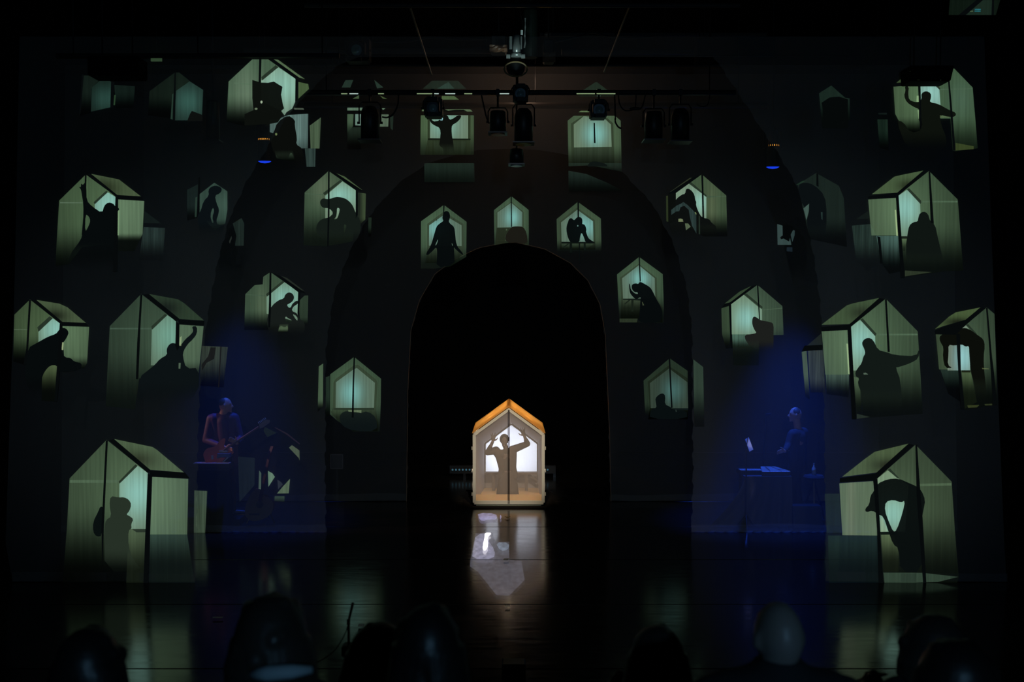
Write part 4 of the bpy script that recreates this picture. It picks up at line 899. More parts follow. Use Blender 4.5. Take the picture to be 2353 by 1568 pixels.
house = empty('playhouse', (HX, Y0, 0.022), 'small gabled house of gauze and timber glowing white inside the narrow arch', 'house')
bm = bmesh.new()
P_ = pent(HW - .025, HE - .012, HA - .03, HB + .03, Y0)
for a, b in zip(P_, P_[1:]): bar(bm, a, b, 0.05, 0.045)
bar(bm, P_[4], P_[0], 0.05, 0.06)
done('front_frame', bm, M_FRAME, house)
Q_ = pent(HW - .025, HE - .012, HA - .03, HB + .03, Y1)
for i, nm in ((0, 'side_rail'), (1, 'side_rail'), (2, 'ridge_rail'), (3, 'side_rail'), (4, 'side_rail')):
    bm = bmesh.new(); bar(bm, P_[i], Q_[i], 0.035); done(nm, bm, M_FRAME, house)
bm = bmesh.new()
for a, b in zip(Q_, Q_[1:]): bar(bm, a, b, 0.05, 0.045)
bar(bm, Q_[4], Q_[0], 0.05, 0.045); done('rear_frame', bm, M_FRAME, house)
# roof slopes, the cloth slightly wider at the eaves than the frame
for s in (-1, 1):
    bm = bmesh.new()
    prism(bm, [(HX, Y0 - .02, HA + .012), (HX + s * (HW + .008), Y0 - .02, HE + .008), (HX + s * (HW + .008), Y1, HE + .008), (HX, Y1, HA + .012)], 0.008, (s * .45, 0, .9))
    done('roof_slope', bm, M_ROOFCLOTH, house)
    bm = bmesh.new(); box(bm, (HX + s * (HW - .004), (Y0 + Y1) / 2, (HE + HB) / 2), (0.008, Y1 - Y0 - .05, HE - HB - .03)); done('side_wall', bm, M_WALLCLOTH, house)
# lining that narrows to the lit rear cloth, floor, step
IN = pent(0.492, 0.905, 1.268, 0.075, Y1 - .10, -0.012)
OUT = pent(HW - .05, HE - .035, HA - .07, 0.075, Y0 + .05)
bm = bmesh.new()
for i in range(4):
    v = [bm.verts.new(p) for p in (OUT[i], OUT[i + 1], IN[i + 1], IN[i])]; bm.faces.new(v)
done('lining', bm, M_LINER, house)
bm = bmesh.new(); MID = pent(0.482, 0.893, 1.252, 0.075, Y1 - .13, -0.012)
for a, b in zip(MID, MID[1:]): bar(bm, a, b, 0.026, 0.03)
done('inner_frame', bm, mkmat('inner_frame_paint', (0.24, 0.21, 0.19), 0.7), house)
bm = bmesh.new(); sheet_face(bm, IN); done('rear_cloth', bm, M_SCREEN, house)
bm = bmesh.new(); box(bm, (HX, (Y0 + Y1) / 2, 0.06), (HW * 2 - .03, Y1 - Y0 - .04, 0.025)); done('house_floor', bm, M_PLY, house)
bm = bmesh.new(); box(bm, (HX, Y0 + .03, 0.034), (HW * 2 - .12, 0.06, 0.022)); done('toe_board', bm, mkmat('toe_board_paint', (0.42, 0.45, 0.30), 0.5), house)
bm = bmesh.new(); box(bm, (HX, Y0 + .085, 0.137), (HW * 2 - .10, 0.02, 0.125)); done('kick_board', bm, M_PLY, house)
bm = bmesh.new(); box(bm, (-0.012, Y1 - .12, 0.215), (0.94, 0.012, 0.28)); done('dim_rear_sheet', bm, mkmat('dim_rear_brown', (0.36, 0.31, 0.27), 0.9), house)  # added brown sheet, the dimness below the bench put into its colour
for s in (-1, 1):
    bm = bmesh.new(); box(bm, (HX + s * (HW - .05), Y0 + .05, 0.034), (0.05, 0.06, 0.022)); done('foot', bm, M_BLACK, house)
    leaf = [Vector((HX + s * .012, Y0 + .004, HB + .05)), Vector((HX + s * .012, Y0 + .004, HA - .065)), Vector((HX + s * (HW - .045), Y0 + .004, HE - .03)), Vector((HX + s * (HW - .045), Y0 + .004, HB + .05))]
    bm = bmesh.new(); sheet_face(bm, leaf); door = done('door_leaf', bm, M_VEIL, house)
    bm = bmesh.new(); bar(bm, (HX + s * .009, Y0 - .012, HB + .01), (HX + s * .009, Y0 - .012, HA - .04), 0.012, 0.03); done('stile', bm, M_STILE, door)
    for zz in (0.22, 0.62, 1.0):
        bm = bmesh.new(); box(bm, (HX + s * (HW + .012), Y0 + .01, zz), (0.012, 0.03, 0.055)); done('hinge', bm, M_FRAME, door)
# warm lamps in the roof space, above the lining
for x_, y_, z_ in ((0, 17.0, 1.645), (0, 17.4, 1.615), (0, 17.8, 1.60), (0, 18.15, 1.58), (-.3, 17.35, 1.435), (.3, 17.35, 1.435), (-.3, 17.95, 1.40), (.3, 17.95, 1.40)):
    point('roof_lamp', (HX + x_, y_, z_), 4.2, (1.0, 0.76, 0.46), 0.03)

bm = bmesh.new(); box(bm, (HX, 17.46, 0.011), (1.60, 1.66, 0.022)); tag(done('floor_mat', bm, M_BLACKCLOTH), 'black mat under the small lit house', 'mat')
# bench inside, close to the rear cloth
bench = empty('bench', (HX, 18.0, 0.0725), 'narrow bench silhouetted behind the person in the lit house', 'bench')
M_BENCH = mkmat('bench_wood', (0.20, 0.15, 0.11), 0.7)
bm = bmesh.new(); box(bm, (-0.012, 17.98, 0.385), (0.95, 0.14, 0.035)); done('bench_top', bm, M_BENCH, bench)
for x in (-0.33, 0.26):
    bm = bmesh.new(); box(bm, (x, 17.98, 0.22), (0.055, 0.09, 0.295)); done('leg', bm, M_BENCH, bench)
bm = bmesh.new(); bar(bm, (0.30, 17.98, 0.36), (0.46, 17.98, 0.25), 0.035); done('brace', bm, M_BENCH, bench)

# ------------------------------------------------------------------ people
def fuse(bm, name, mat, parent, voxel, smooth=4):
    """several overlapping closed shapes become one continuous skin"""
    me = bpy.data.meshes.new(name); bmesh.ops.recalc_face_normals(bm, faces=bm.faces); bm.to_mesh(me); bm.free()
    o = bpy.data.objects.new(name, me); COL.objects.link(o)
    r = o.modifiers.new('r', 'REMESH'); r.mode = 'VOXEL'; r.voxel_size = voxel; r.use_smooth_shade = True
    s = o.modifiers.new('s', 'SMOOTH'); s.factor = 0.5; s.iterations = smooth
    dg = bpy.context.evaluated_depsgraph_get(); dg.update()
    me2 = bpy.data.meshes.new_from_object(o.evaluated_get(dg)); bpy.data.objects.remove(o); me2.name = name
    loc = Vector((0, 0, 0)); p = parent
    while p: loc += p.location; p = p.parent
    me2.transform(Matrix.Translation(-loc))
    return link(name, me2, mat, parent, True)

def limb(bm, chain, seg=14):
    for (a, r1), (b, r2) in zip(chain, chain[1:]):
        tube(bm, a, b, r1, r2, seg)
    for p, r in chain: ball(bm, p, r * 1.0, (14, 8))

def head(bm, c, yaw, s=1.0, tilt=0.0):
    """skull, jaw, nose, brow, lips and ears; faces +y at yaw 0"""
    R = Matrix.Rotation(yaw, 3, 'Z') @ Matrix.Rotation(tilt, 3, 'X'); c = Vector(c)
    g = lambda x, y, z: c + R @ (Vector((x, y, z)) * s)
    vs = bmesh.ops.create_uvsphere(bm, u_segments=24, v_segments=18, radius=1.0)['verts']
    for v in vs:
        x, y, z = v.co; k = 1.0
        if z < 0: k = 1 - 0.34 * (-z) ** 1.3
        yy = y * 0.098 * (1 - 0.10 * max(0, -z)) + (0.012 if z < -.2 and y > 0 else 0)
        if y > 0.55: yy -= 0.006 * math.exp(-((abs(x) - .38) ** 2 / .03 + (z - .02) ** 2 / .02)) * 2.2     # eye sockets
        v.co = g(x * 0.077 * k, yy, z * 0.118)
    tube(bm, g(0, .086, .018), g(0, .116, -.026), .008 * s, .015 * s, 8)
    ball(bm, g(0, .108, -.028), .014 * s, (10, 6), (1.1, 1, .8))
    tube(bm, g(-.045, .083, .03), g(.045, .083, .03), .010 * s, None, 8)
    tube(bm, g(-.022, .090, -.062), g(.022, .090, -.062), .008 * s, None, 8)
    ball(bm, g(0, .082, -.098), .020 * s, (10, 6))
    for e in (-1, 1):
        ball(bm, g(e * .079, -.005, -.005), .030 * s, (10, 8), (.35, .7, 1.1))
        ball(bm, g(e * .031, .084, .012), .011 * s, (8, 6))
    return g

def hand(bm, w, d, side, up, s=1.0, spread=0.35, curl=0.25):
    """palm, four unequal bent fingers and a thumb set off the side of the palm"""
    w = Vector(w); d = Vector(d).normalized(); side = (Vector(side) - d * Vector(side).dot(d)).normalized(); n = d.cross(side)
    n = n if n.dot(Vector(up)) > 0 else -n
    for k in (-1.5, -.5, .5, 1.5):
        tube(bm, w, w + d * .085 * s + side * k * .019 * s, .018 * s, .013 * s, 8)
    for k, ln in ((-1.5, .062), (-.5, .078), (.5, .084), (1.5, .074)):
        base = w + d * .085 * s + side * k * .019 * s; dd = (d + side * k * spread * .3).normalized(); prev = base
        for j, fr in enumerate((.45, .32, .25)):
            dd = (dd - n * curl * .5).normalized(); nx = prev + dd * ln * fr * s
            tube(bm, prev, nx, (.0095 - .001 * j) * s, (.009 - .001 * j) * s, 8); ball(bm, nx, (.009 - .001 * j) * s, (8, 6)); prev = nx
    t0 = w + d * .03 * s + side * .028 * s; t1 = t0 + (side * .8 + d * .6).normalized() * .045 * s; t2 = t1 + (side * .35 + d * .9).normalized() * .032 * s
    tube(bm, t0, t1, .014 * s, .011 * s, 8); tube(bm, t1, t2, .011 * s, .009 * s, 8); ball(bm, t1, .011 * s, (8, 6)); ball(bm, t2, .009 * s, (8, 6))

SKIN = mkmat('skin', (0.55, 0.33, 0.25), 0.5)
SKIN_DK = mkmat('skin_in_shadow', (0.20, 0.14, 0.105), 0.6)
DARKCLOTH = mkmat('dark_wool', (0.022, 0.020, 0.026), 0.85)
PURPLE = mkmat('plum_jacket', (0.070, 0.030, 0.085), 0.6)
BROWN = mkmat('brown_dress', (0.10, 0.075, 0.055), 0.9)
HAIR_BK = mkmat('dark_hair', (0.020, 0.018, 0.017), 0.42, noise=0.4, scale=60, bump=0.4)
HAIR_BR = mkmat('brown_hair', (0.055, 0.045, 0.038), 0.40, noise=0.4, scale=60, bump=0.4)

# --- the performer kneeling in the house, both hands raised against the doors
YP = 17.30
def pp(x, y, dy=0.0): return at(x / 8.711 + 1080, y / 8.711 + 980, YP + dy)
perf = empty('person', (pp(740, 900).x, YP + .1, 0.0725), 'person kneeling upright in the small lit house, both hands raised, seen as a silhouette', 'person')
hc = pp(688, 285); S = 0.86
bm = bmesh.new(); head(bm, hc, PI, S)
sl, sr = pp(520, 490), pp(850, 470); el, er = pp(352, 525, -.06), pp(1150, 352, -.06); wl, wr = pp(452, 318, -.12), pp(1092, 205, -.12)
limb(bm, [(hc + Vector((0, .01, -.07)), .045), (pp(722, 440), .045), (pp(735, 520), .075)])
limb(bm, [(sl, .050), (el, .040), (wl, .026)]); limb(bm, [(sr, .050), (er, .040), (wr, .026)])
hand(bm, wl, pp(470, 200, -.12) - wl, (1, 0, -.2), (0, -1, 0), 1.0, 1.0, .08)
hand(bm, wr, pp(1040, 60, -.12) - wr, (-1, 0, -.2), (0, -1, 0), 1.0, 1.0, .08)
limb(bm, [(pp(735, 560), .10), (pp(745, 800), .09), (pp(750, 1000), .105)])
for s in (-1, 1):
    hip = pp(750 + s * 75, 1050); knee = Vector((hip.x + s * .03, YP - .02, 0.135)); foot = Vector((hip.x + s * .04, YP + .40, 0.115))
    limb(bm, [(hip, .075), (knee, .058), (foot, .034)]); limb(bm, [(foot, .034), (foot + Vector((0, .13, -.012)), .026)])
fuse(bm, 'body', SKIN_DK, perf, 0.0075, 3)
bm = bmesh.new()
limb(bm, [(sl + Vector((.0, 0, .005)), .072), (el, .052), (el * .45 + wl * .55, .038)]); limb(bm, [(sr, .072), (er, .052), (er * .45 + wr * .55, .038)])
limb(bm, [(sl, .075), (pp(600, 600), .080), (pp(668, 840), .082), (pp(655, 1010), .088)]); limb(bm, [(sr, .075), (pp(850, 560), .078), (pp(838, 840), .078), (pp(868, 1010), .088)])
limb(bm, [(pp(735, 520, -.015), .082), (pp(745, 800, -.015), .085), (pp(752, 1000), .09)]); limb(bm, [(pp(640, 560), .085), (pp(800, 560), .085)]); limb(bm, [(pp(670, 840), .085), (pp(835, 840), .085)])
fuse(bm, 'blouse', BROWN, perf, 0.010, 3)
bm = bmesh.new(); lathe(bm, [(.155, .0), (.20, .0), (.185, .14), (.165, .30), (.145, .42), (.12, .44)], (pp(752, 900).x, YP + .03, 0.085), seg=28)
done('skirt', bm, BROWN, perf, True)
bm = bmesh.new(); ball(bm, hc + Vector((0, .012, .022)), .098 * S, (18, 12), (1.0, 1.0, 1.1)); done('hair', bm, HAIR_BR, perf, True)

# --- standing musician builder
def musician(name_label, c, top, yaw, sh_l, sh_r, el_l, wr_l, el_r, wr_r, coat, hands, feet, neck):
    root = empty('person', c, name_label, 'person'); h = top - c[2]
    hc = Vector((neck[0], neck[1], top - .118)); f = Vector((-math.sin(yaw), math.cos(yaw), 0)); pel = Vector((c[0], c[1], c[2] + h * .50))
    bm = bmesh.new(); head(bm, hc, yaw, 1.0)
    base = (Vector(sh_l) + Vector(sh_r)) / 2
    limb(bm, [(hc + Vector((0, 0, -.08)) - f * .015, .058), (base + Vector((0, 0, .05)), .062), (base + Vector((0, 0, -.12)), .11), (base * .45 + pel * .55, .115), (pel, .12)])
    for a, b, d_ in ((sh_l, el_l, wr_l), (sh_r, el_r, wr_r)):
        limb(bm, [(Vector(a), .055), (Vector(b), .043), (Vector(d_), .029)]); limb(bm, [(base + Vector((0, 0, .0)), .06), (Vector(a), .055)])
    for wv, d_, sd in ((wr_l, *hands[0]), (wr_r, *hands[1])): hand(bm, wv, d_, sd, (0, 0, 1), 1.0, .2, .7)
    for i, ft in enumerate(feet):
        ft = Vector(ft); s = 1 if i else -1; side = Vector((math.cos(yaw), math.sin(yaw), 0)) * s * .09
        kn = (pel + side) * .5 + ft * .5 + f * .03; kn.z = c[2] + h * .28
        limb(bm, [(pel + side, .085), (kn, .058), (ft + Vector((0, 0, .07)), .038)]); limb(bm, [(ft + Vector((0, 0, .04)), .036), (ft + f * .17 + Vector((0, 0, .025)), .030)])
    fuse(bm, 'body', SKIN, root, 0.010, 3)
    bm = bmesh.new()
    for a, b, d_ in ((sh_l, el_l, wr_l), (sh_r, el_r, wr_r)):
        a, b, d_ = Vector(a), Vector(b), Vector(d_)
        limb(bm, [(base, .09), (a, .070), (b, .058), (b * .12 + d_ * .88, .044)])
        limb(bm, [(a * .75 + base * .25, .085), ((pel + (a - base) * .55), .09), (pel + (a - base) * .6 - Vector((0, 0, .10)), .095)])
    limb(bm, [(base + Vector((0, 0, -.05)), .12), (pel, .125)])
    fuse(bm, 'jacket', coat, root, 0.013, 3)
    bm = bmesh.new()
    for i, ft in enumerate(feet):
        ft = Vector(ft); s = 1 if i else -1; side = Vector((math.cos(yaw), math.sin(yaw), 0)) * s * .09
        kn = (pel + side) * .5 + ft * .5 + f * .03; kn.z = c[2] + h * .28
        limb(bm, [(pel + side * .7, .10), (pel + side, .098), (kn, .074), (ft + Vector((0, 0, .08)), .056)])
    fuse(bm, 'trousers', DARKCLOTH, root, 0.013, 2)
    for i, ft in enumerate(feet):
        bm = bmesh.new(); ft = Vector(ft); limb(bm, [(ft + Vector((0, 0, .052)) - f * .03, .046), (ft + f * .10 + Vector((0, 0, .044)), .042), (ft + f * .19 + Vector((0, 0, .035)), .034)])
        fuse(bm, 'shoe', M_BLACK, root, 0.010, 1)
    return root

YG = 15.46
bm = bmesh.new(); box(bm, (-4.75, 15.73, 0.055), (1.1, 0.94, 0.11)); tag(done('riser', bm, M_BLACK), 'low black riser under the guitarist, left of the middle gauze', 'platform')
gp = lambda x, y, dy=0.0: at(x / 7.84 + 440, y / 7.84 + 900, YG + dy)
hd = at(521, 930, YG)
musician('balding guitarist in a plum jacket, face turned right, lit blue, behind the left gauze', (gp(600, 900).x, YG + .05, 0.11), gp(640, 112).z, -PI / 2 + .15,
         gp(352, 490, -.02), gp(780, 470, .05), gp(262, 880, -.06), gp(600, 1010, -.22), gp(880, 850, .02), gp(815, 935, -.24), PURPLE,
         (((1, -.1, -.25), (0, -.2, 1)), ((-.6, -.35, .5), (.3, 0, 1))), [(gp(500, 900).x, YG + .05, 0.11), (gp(700, 900).x, YG + .12, 0.11)], (hd.x - .02, YG))
bm = bmesh.new(); ball(bm, (hd.x - .045, YG, gp(640, 112).z - .085), .083, (18, 12), (.95, .95, 1.0))
M_STUBBLE = mkmat('cropped_hair', (0.05, 0.035, 0.03), 0.6)
hr = done('hair', bm, M_STUBBLE, [o for o in COL.objects if o.name.startswith('person')][-1], True)

# --- red electric guitar hanging in front of him
M_RED = mkmat('red_lacquer', (0.70, 0.018, 0.008), 0.35, spec=0.3)
M_PICK = mkmat('cream_plate', (0.55, 0.48, 0.38), 0.4)
M_NECK = mkmat('maple_neck', (0.20, 0.11, 0.06), 0.4)
gtr = empty('electric_guitar', gp(470, 1100, -.34), 'red electric guitar held by the guitarist, neck pointing up right', 'guitar')
A, B = gp(470, 1130, -.34), gp(1210, 640, -.10); ax = (B - A).normalized(); pr = Vector((-ax.z, 0, ax.x)).normalized(); nn = ax.cross(pr).normalized()
nn = nn if nn.y < 0 else -nn
out = [(-.20, .05), (-.17, .13), (-.08, .165), (.0, .13), (.06, .115), (.13, .155), (.23, .15), (.20, .095), (.14, .05), (.14, -.03), (.20, -.075), (.22, -.12), (.13, -.13), (.05, -.115), (-.02, -.14), (-.10, -.175), (-.18, -.13), (-.215, -.04)]
bm = bmesh.new(); prism(bm, [A + ax * a + pr * b + nn * .02 for a, b in rounded(out, 2)], .042, -nn); done('guitar_body', bm, M_RED, gtr)
bm = bmesh.new(); prism(bm, [A + ax * a + pr * b + nn * .024 for a, b in rounded([(-.06, -.05), (.02, -.08), (.10, -.05), (.10, .0), (.0, .0)], 1)], .004, nn); done('pickguard', bm, mkmat('dark_plate', (0.10, 0.06, 0.05), 0.4), gtr)
bm = bmesh.new(); bar(bm, A + ax * .10 + nn * .03, B, .055, .022); done('neck', bm, M_NECK, gtr)
bm = bmesh.new(); prism(bm, [B + ax * a + pr * b for a, b in [(0, -.028), (.04, -.045), (.17, -.04), (.20, -.01), (.15, .035), (.03, .03)]], .016, nn); done('headstock', bm, M_NECK, gtr)
for k in range(6):
    bm = bmesh.new(); tube(bm, B + ax * (.035 + k * .024) + pr * .04 + nn * .01, B + ax * (.035 + k * .024) + pr * .068 + nn * .01, .007, .006, 8); done('tuning_peg', bm, M_CHROME, gtr)
bm = bmesh.new(); box(bm, A - ax * .09 + nn * .03, (.03, .02, .06)); done('bridge', bm, M_CHROME, gtr)

# --- keyboard on crossed legs in front of the guitarist
M_BLUEEDGE = mkmat('glossy_black_plastic', (0.03, 0.03, 0.035), 0.2)
YK = 15.08
kp = lambda x, y, dy=0.0: at(x / 7.84 + 440, y / 7.84 + 900, YK + dy)
stand = empty('keyboard_stand', (kp(400, 1350).x, YK, 0.022), 'black cloth covered stand under the keyboard below the red guitar', 'stand')
z0 = kp(400, 1355).z; x0, x1 = kp(70, 1340).x, kp(712, 1340).x
bm = bmesh.new(); box(bm, ((x0 + x1) / 2, YK + .02, z0 - .02), (x1 - x0, .34, .025)); done('stand_top', bm, M_BLUEEDGE, stand)
bm = bmesh.new(); box(bm, ((x0 + x1) / 2, YK + .02, (z0 - .02) / 2 + .01), (x1 - x0 - .06, .28, z0 - .08)); done('cloth_front', bm, M_BLACKCLOTH, stand)
kb = empty('keyboard', (kp(380, 1345).x, YK, z0), 'long narrow keyboard with a blue lit edge below the red guitar', 'keyboard')
bm = bmesh.new(); box(bm, ((x0 + x1) / 2, YK, z0 + .030), (x1 - x0 + .01, .26, .06)); done('case', bm, M_BLUEEDGE, kb)
M_KEY = mkmat('white_keys', (0.45, 0.48, 0.5), 0.25)
n = 26
for k in range(n):
    bm = bmesh.new(); box(bm, (x0 + (k + .5) * (x1 - x0) / n, YK - .05, z0 + .062), ((x1 - x0) / n * .86, .13, .012)); done('key', bm, M_KEY, kb)
mix = empty('sound_module', (kp(585, 1150).x, YK + .02, z0 + .068), 'small blue lit sound module on silver legs beside the red guitar', 'module')
bm = bmesh.new(); box(bm, (kp(585, 1150).x, YK + .05, kp(585, 1150).z), (.19, .16, .055)); done('case', bm, mkmat('blue_panel', (0.10, 0.16, 0.30), 0.3), mix)
bm = bmesh.new(); box(bm, (kp(545, 1085).x, YK + .06, kp(545, 1085).z), (.155, .05, .03)); done('upright', bm, M_PICK, mix)
for a, b in (((545, 1180), (548, 1300)), ((668, 1180), (560, 1320))):
    bm = bmesh.new(); bar(bm, kp(*a, .04), Vector((kp(*b).x, YK + .04, z0 + .068)), .016); done('leg', bm, M_CHROME, mix)

# --- acoustic bass leaning on a floor stand
cp = lambda x, y, dy=0.0: at(x / 5.808 + 540, y / 5.808 + 960, 15.2 + dy)
bass = empty('acoustic_guitar', (cp(280, 1300).x, 15.2, .022), 'dark brown acoustic guitar leaning on the floor, right of the keyboard stand', 'guitar')
M_BROWNLAC = mkmat('brown_lacquer', (0.060, 0.022, 0.016), 0.25)
lean = lambda x, y: cp(x, y, .25 * (1 - (y - 400) / 900) + .0)
bo = [(120, 1290), (150, 1130), (215, 1010), (260, 960), (340, 960), (380, 1040), (470, 1080), (520, 1150), (500, 1270), (420, 1340), (300, 1385), (190, 1380)]
bm = bmesh.new(); prism(bm, [lean(*p) for p in rounded(bo, 2)], .09, (0, 1, .1)); done('guitar_body', bm, M_BROWNLAC, bass)
bm = bmesh.new(); lathe(bm, [(.0, 0), (.055, 0), (.055, .006), (0, .006)], lean(330, 1160) - Vector((0, .008, 0)), (0, -1, 0), 20); done('sound_hole', bm, M_BLACK, bass)
bm = bmesh.new(); bar(bm, lean(330, 1130) - Vector((0, .012, 0)), lean(470, 470) - Vector((0, .012, 0)), .05, .022); done('neck', bm, M_BROWNLAC, bass)
bm = bmesh.new(); bar(bm, lean(470, 470) - Vector((0, .012, 0)), lean(500, 385) - Vector((0, .0, 0)), .07, .018); done('headstock', bm, M_BROWNLAC, bass)
bm = bmesh.new(); box(bm, lean(260, 1290) - Vector((0, .012, 0)), (.16, .012, .025)); done('bridge', bm, M_BLACK, bass)
gst = empty('guitar_stand', (cp(320, 1400).x, 15.3, .022), 'small tubular floor stand holding the dark acoustic guitar', 'stand')
for k, (dx, dy) in enumerate(((-.22, -.12), (.22, -.12), (0, .35))):
    bm = bmesh.new(); path(bm, [(cp(320, 1300).x, 15.42, .42), (cp(320, 1300).x + dx * .6, 15.42 + dy * .6, .2), (cp(320, 1300).x + dx, 15.42 + dy, .034)], .011); done('leg', bm, M_METAL, gst)

# --- right hand side: keyboard player with a hammered dulcimer on a draped table
YR = 15.78
rp = lambda x, y, dy=0.0: at(x / 5.058 + 1680, y / 5.058 + 920, YR + dy)
hx = rp(745, 180)
musician('dark clothed player with cropped hair bending over the dulcimer, lit blue, behind the right gauze', (rp(790, 800).x, YR + .1, 0.022), rp(740, 84).z, PI / 2 - .15,
         rp(705, 400, -.14), rp(850, 370, .16), rp(665, 520, -.18), rp(625, 590, -.34), rp(830, 560, .10), rp(680, 572, -.05), DARKCLOTH,
         (((-1, -.2, -.1), (0, -.4, 1)), ((-1, -.2, -.1), (0, -.4, 1))), [(rp(690, 800).x, YR + .0, 0.022), (rp(850, 800).x, YR + .22, 0.022)], (hx.x + .01, YR + .02))
bm = bmesh.new(); ball(bm, (hx.x + .015, YR + .02, rp(740, 84).z - .085), .084, (18, 12), (.95, .95, .98)); done('hair', bm, M_STUBBLE, [o for o in COL.objects if o.name.startswith('person') and o.type == 'EMPTY'][-1], True)
tb = empty('draped_table', (rp(330, 900).x, YR - .25, .022), 'table under a dark sheet with folds spilling to the left, before the dulcimer player', 'table')
M_SHEET = mkmat('dark_sheet', (0.075, 0.075, 0.085), 0.75)
tz = rp(300, 815).z; tx0, tx1 = rp(60, 800).x, rp(590, 800).x
bm = bmesh.new(); box(bm, ((tx0 + tx1) / 2, YR - .28, tz - .02), (tx1 - tx0, .55, .03)); done('table_top', bm, M_SHEET, tb)
for sx in (tx0 + .05, tx1 - .05):
    for sy in (-.5, -.06):
        bm = bmesh.new(); bar(bm, (sx, YR + sy, .022), (sx, YR + sy, tz - .03), .04); done('leg', bm, M_METAL, tb)
bm = bmesh.new(); V = []
for i in range(29):
    u = i / 28; row = []
    for j in range(15):
        v = j / 14; spread = max(0, .55 * (1 - u * 1.6)) * v ** 1.5
        row.append(bm.verts.new((tx0 + (tx1 - tx0) * u * 1.0 - spread, YR - .565 - .04 * v - .03 * math.sin(u * 26 + v * 2) * (0.25 + v), (tz - .005) * (1 - v) + .028 * v)))
    V.append(row)
for i in range(28):
    for j in range(14): bm.faces.new((V[i][j], V[i + 1][j], V[i + 1][j + 1], V[i][j + 1]))
done('cloth_drape', bm, M_SHEET, tb, True)
dul = empty('hammered_dulcimer', (rp(430, 790).x, YR - .3, tz - .005), 'trapezoid stringed dulcimer shining blue on the draped table', 'dulcimer')
M_SOUND = mkmat('dulcimer_board', (0.10, 0.08, 0.07), 0.3); M_TOP = mkmat('pale_soundboard', (0.90, 0.90, 0.92), 0.3)
d0 = tz + .0; tr = [(rp(262, 790).x, YR - .52), (rp(582, 800).x, YR - .52), (rp(497, 705).x, YR - .06), (rp(330, 705).x, YR - .06)]
bm = bmesh.new(); prism(bm, [(x, yy, d0) for x, yy in tr], .06, (0, -.12, 1)); done('sound_box', bm, M_SOUND, dul)
bm = bmesh.new(); prism(bm, [(x, yy - .008, d0 + .060) for x, yy in tr], .004, (0, -.12, 1)); done('soundboard', bm, M_TOP, dul)
for k in range(10):
    f_ = (k + .5) / 10; a = Vector((tr[0][0] * (1 - f_) + tr[3][0] * f_, tr[0][1] * (1 - f_) + tr[3][1] * f_ - .008, d0 + .072)); b = Vector((tr[1][0] * (1 - f_) + tr[2][0] * f_, tr[1][1] * (1 - f_) + tr[2][1] * f_ - .008, d0 + .072))
    bm = bmesh.new(); bar(bm, a, b, .007); done('string_course', bm, M_CHROME, dul)
for f_ in (.3, .7):
    a = Vector((tr[0][0] + (tr[1][0] - tr[0][0]) * f_, tr[0][1] + .02, d0 + .064)); b = Vector((tr[3][0] + (tr[2][0] - tr[3][0]) * f_, tr[3][1] - .02, d0 + .064))
    bm = bmesh.new(); bar(bm, a, b, .018); done('bridge', bm, M_BLACK, dul)
kb2 = empty('keyboard', (rp(120, 790).x, YR - .3, tz - .005), 'flat black keyboard lying left of the dulcimer on the draped table', 'keyboard')
bm = bmesh.new(); box(bm, (rp(160, 790).x, YR - .30, tz + .03), (.34, .30, .06)); done('case', bm, M_BLUEEDGE, kb2)
for k in range(9):
    bm = bmesh.new(); box(bm, (rp(160, 790).x - .15 + k * .0375, YR - .37, tz + .064), (.032, .14, .012)); done('key', bm, M_KEY, kb2)

ms = empty('music_stand', (rp(176, 900).x, 15.05, .022), 'music stand with a white sheet clipped on, in front of the draped table', 'music stand')
mp_ = lambda x, y: at(x / 5.058 + 1680, y / 5.058 + 920, 15.05)
bm = bmesh.new(); tube(bm, (mp_(176, 900).x, 15.07, .15), mp_(178, 575), .011); done('pole', bm, M_METAL, ms)
for k in range(3):
    a = k * 2.1 + .4; bm = bmesh.new(); bar(bm, (mp_(176, 900).x, 15.05, .22), (mp_(176, 900).x + .15 * math.cos(a), 15.05 + .15 * math.sin(a), .032), .014); done('leg', bm, M_METAL, ms)
c4 = [at(p[0] / 5.058 + 1680, p[1] / 5.058 + 920, 15.05 - (p[1] - 515) * .0007) for p in ((162, 455), (205, 432), (258, 575), (212, 600))]
bm = bmesh.new(); prism(bm, [p + Vector((0, .012, 0)) for p in c4], .008, (0, 1, 0)); done('desk', bm, M_METAL, ms)
bm = bmesh.new(); prism(bm, c4, .002, (0, 1, 0)); sheet = tag(done('sheet_music', bm, mkmat('paper', (0.62, 0.60, 0.58), 0.8)), 'white sheet of paper on the music stand by the right gauze', 'paper')
bm = bmesh.new(); bar(bm, at(1680 + 195 / 5.058, 920 + 435 / 5.058, 15.095), at(1680 + 180 / 5.058, 920 + 525 / 5.058, 15.03), .012, .004); done('clip', bm, M_BLACK, ms)
mic = empty('microphone_stand', (rp(405, 900).x, YR + .35, .022), 'thin microphone stand rising behind the dulcimer', 'microphone stand')
bm = bmesh.new(); tube(bm, (rp(405, 900).x, YR + .35, .03), at(1760, 954, YR + .35), .010); done('pole', bm, M_METAL, mic)
bm = bmesh.new(); lathe(bm, [(.0, 0), (.13, 0), (.13, .012), (.03, .02), (0, .02)], (rp(405, 900).x, YR + .35, .022)); done('base', bm, M_METAL, mic)
bm = bmesh.new(); tube(bm, at(1760, 953, YR + .35), at(1772, 952.5, YR + .30), .016, .024, 12); done('microphone', bm, M_METAL, mic)
st = empty('drum_stool', (at(1869, 1200, 15.6).x, 15.6, .022), 'small round stool with a bottle on it, right of the dulcimer player', 'stool')
sz = at(1869, 1092, 15.6).z
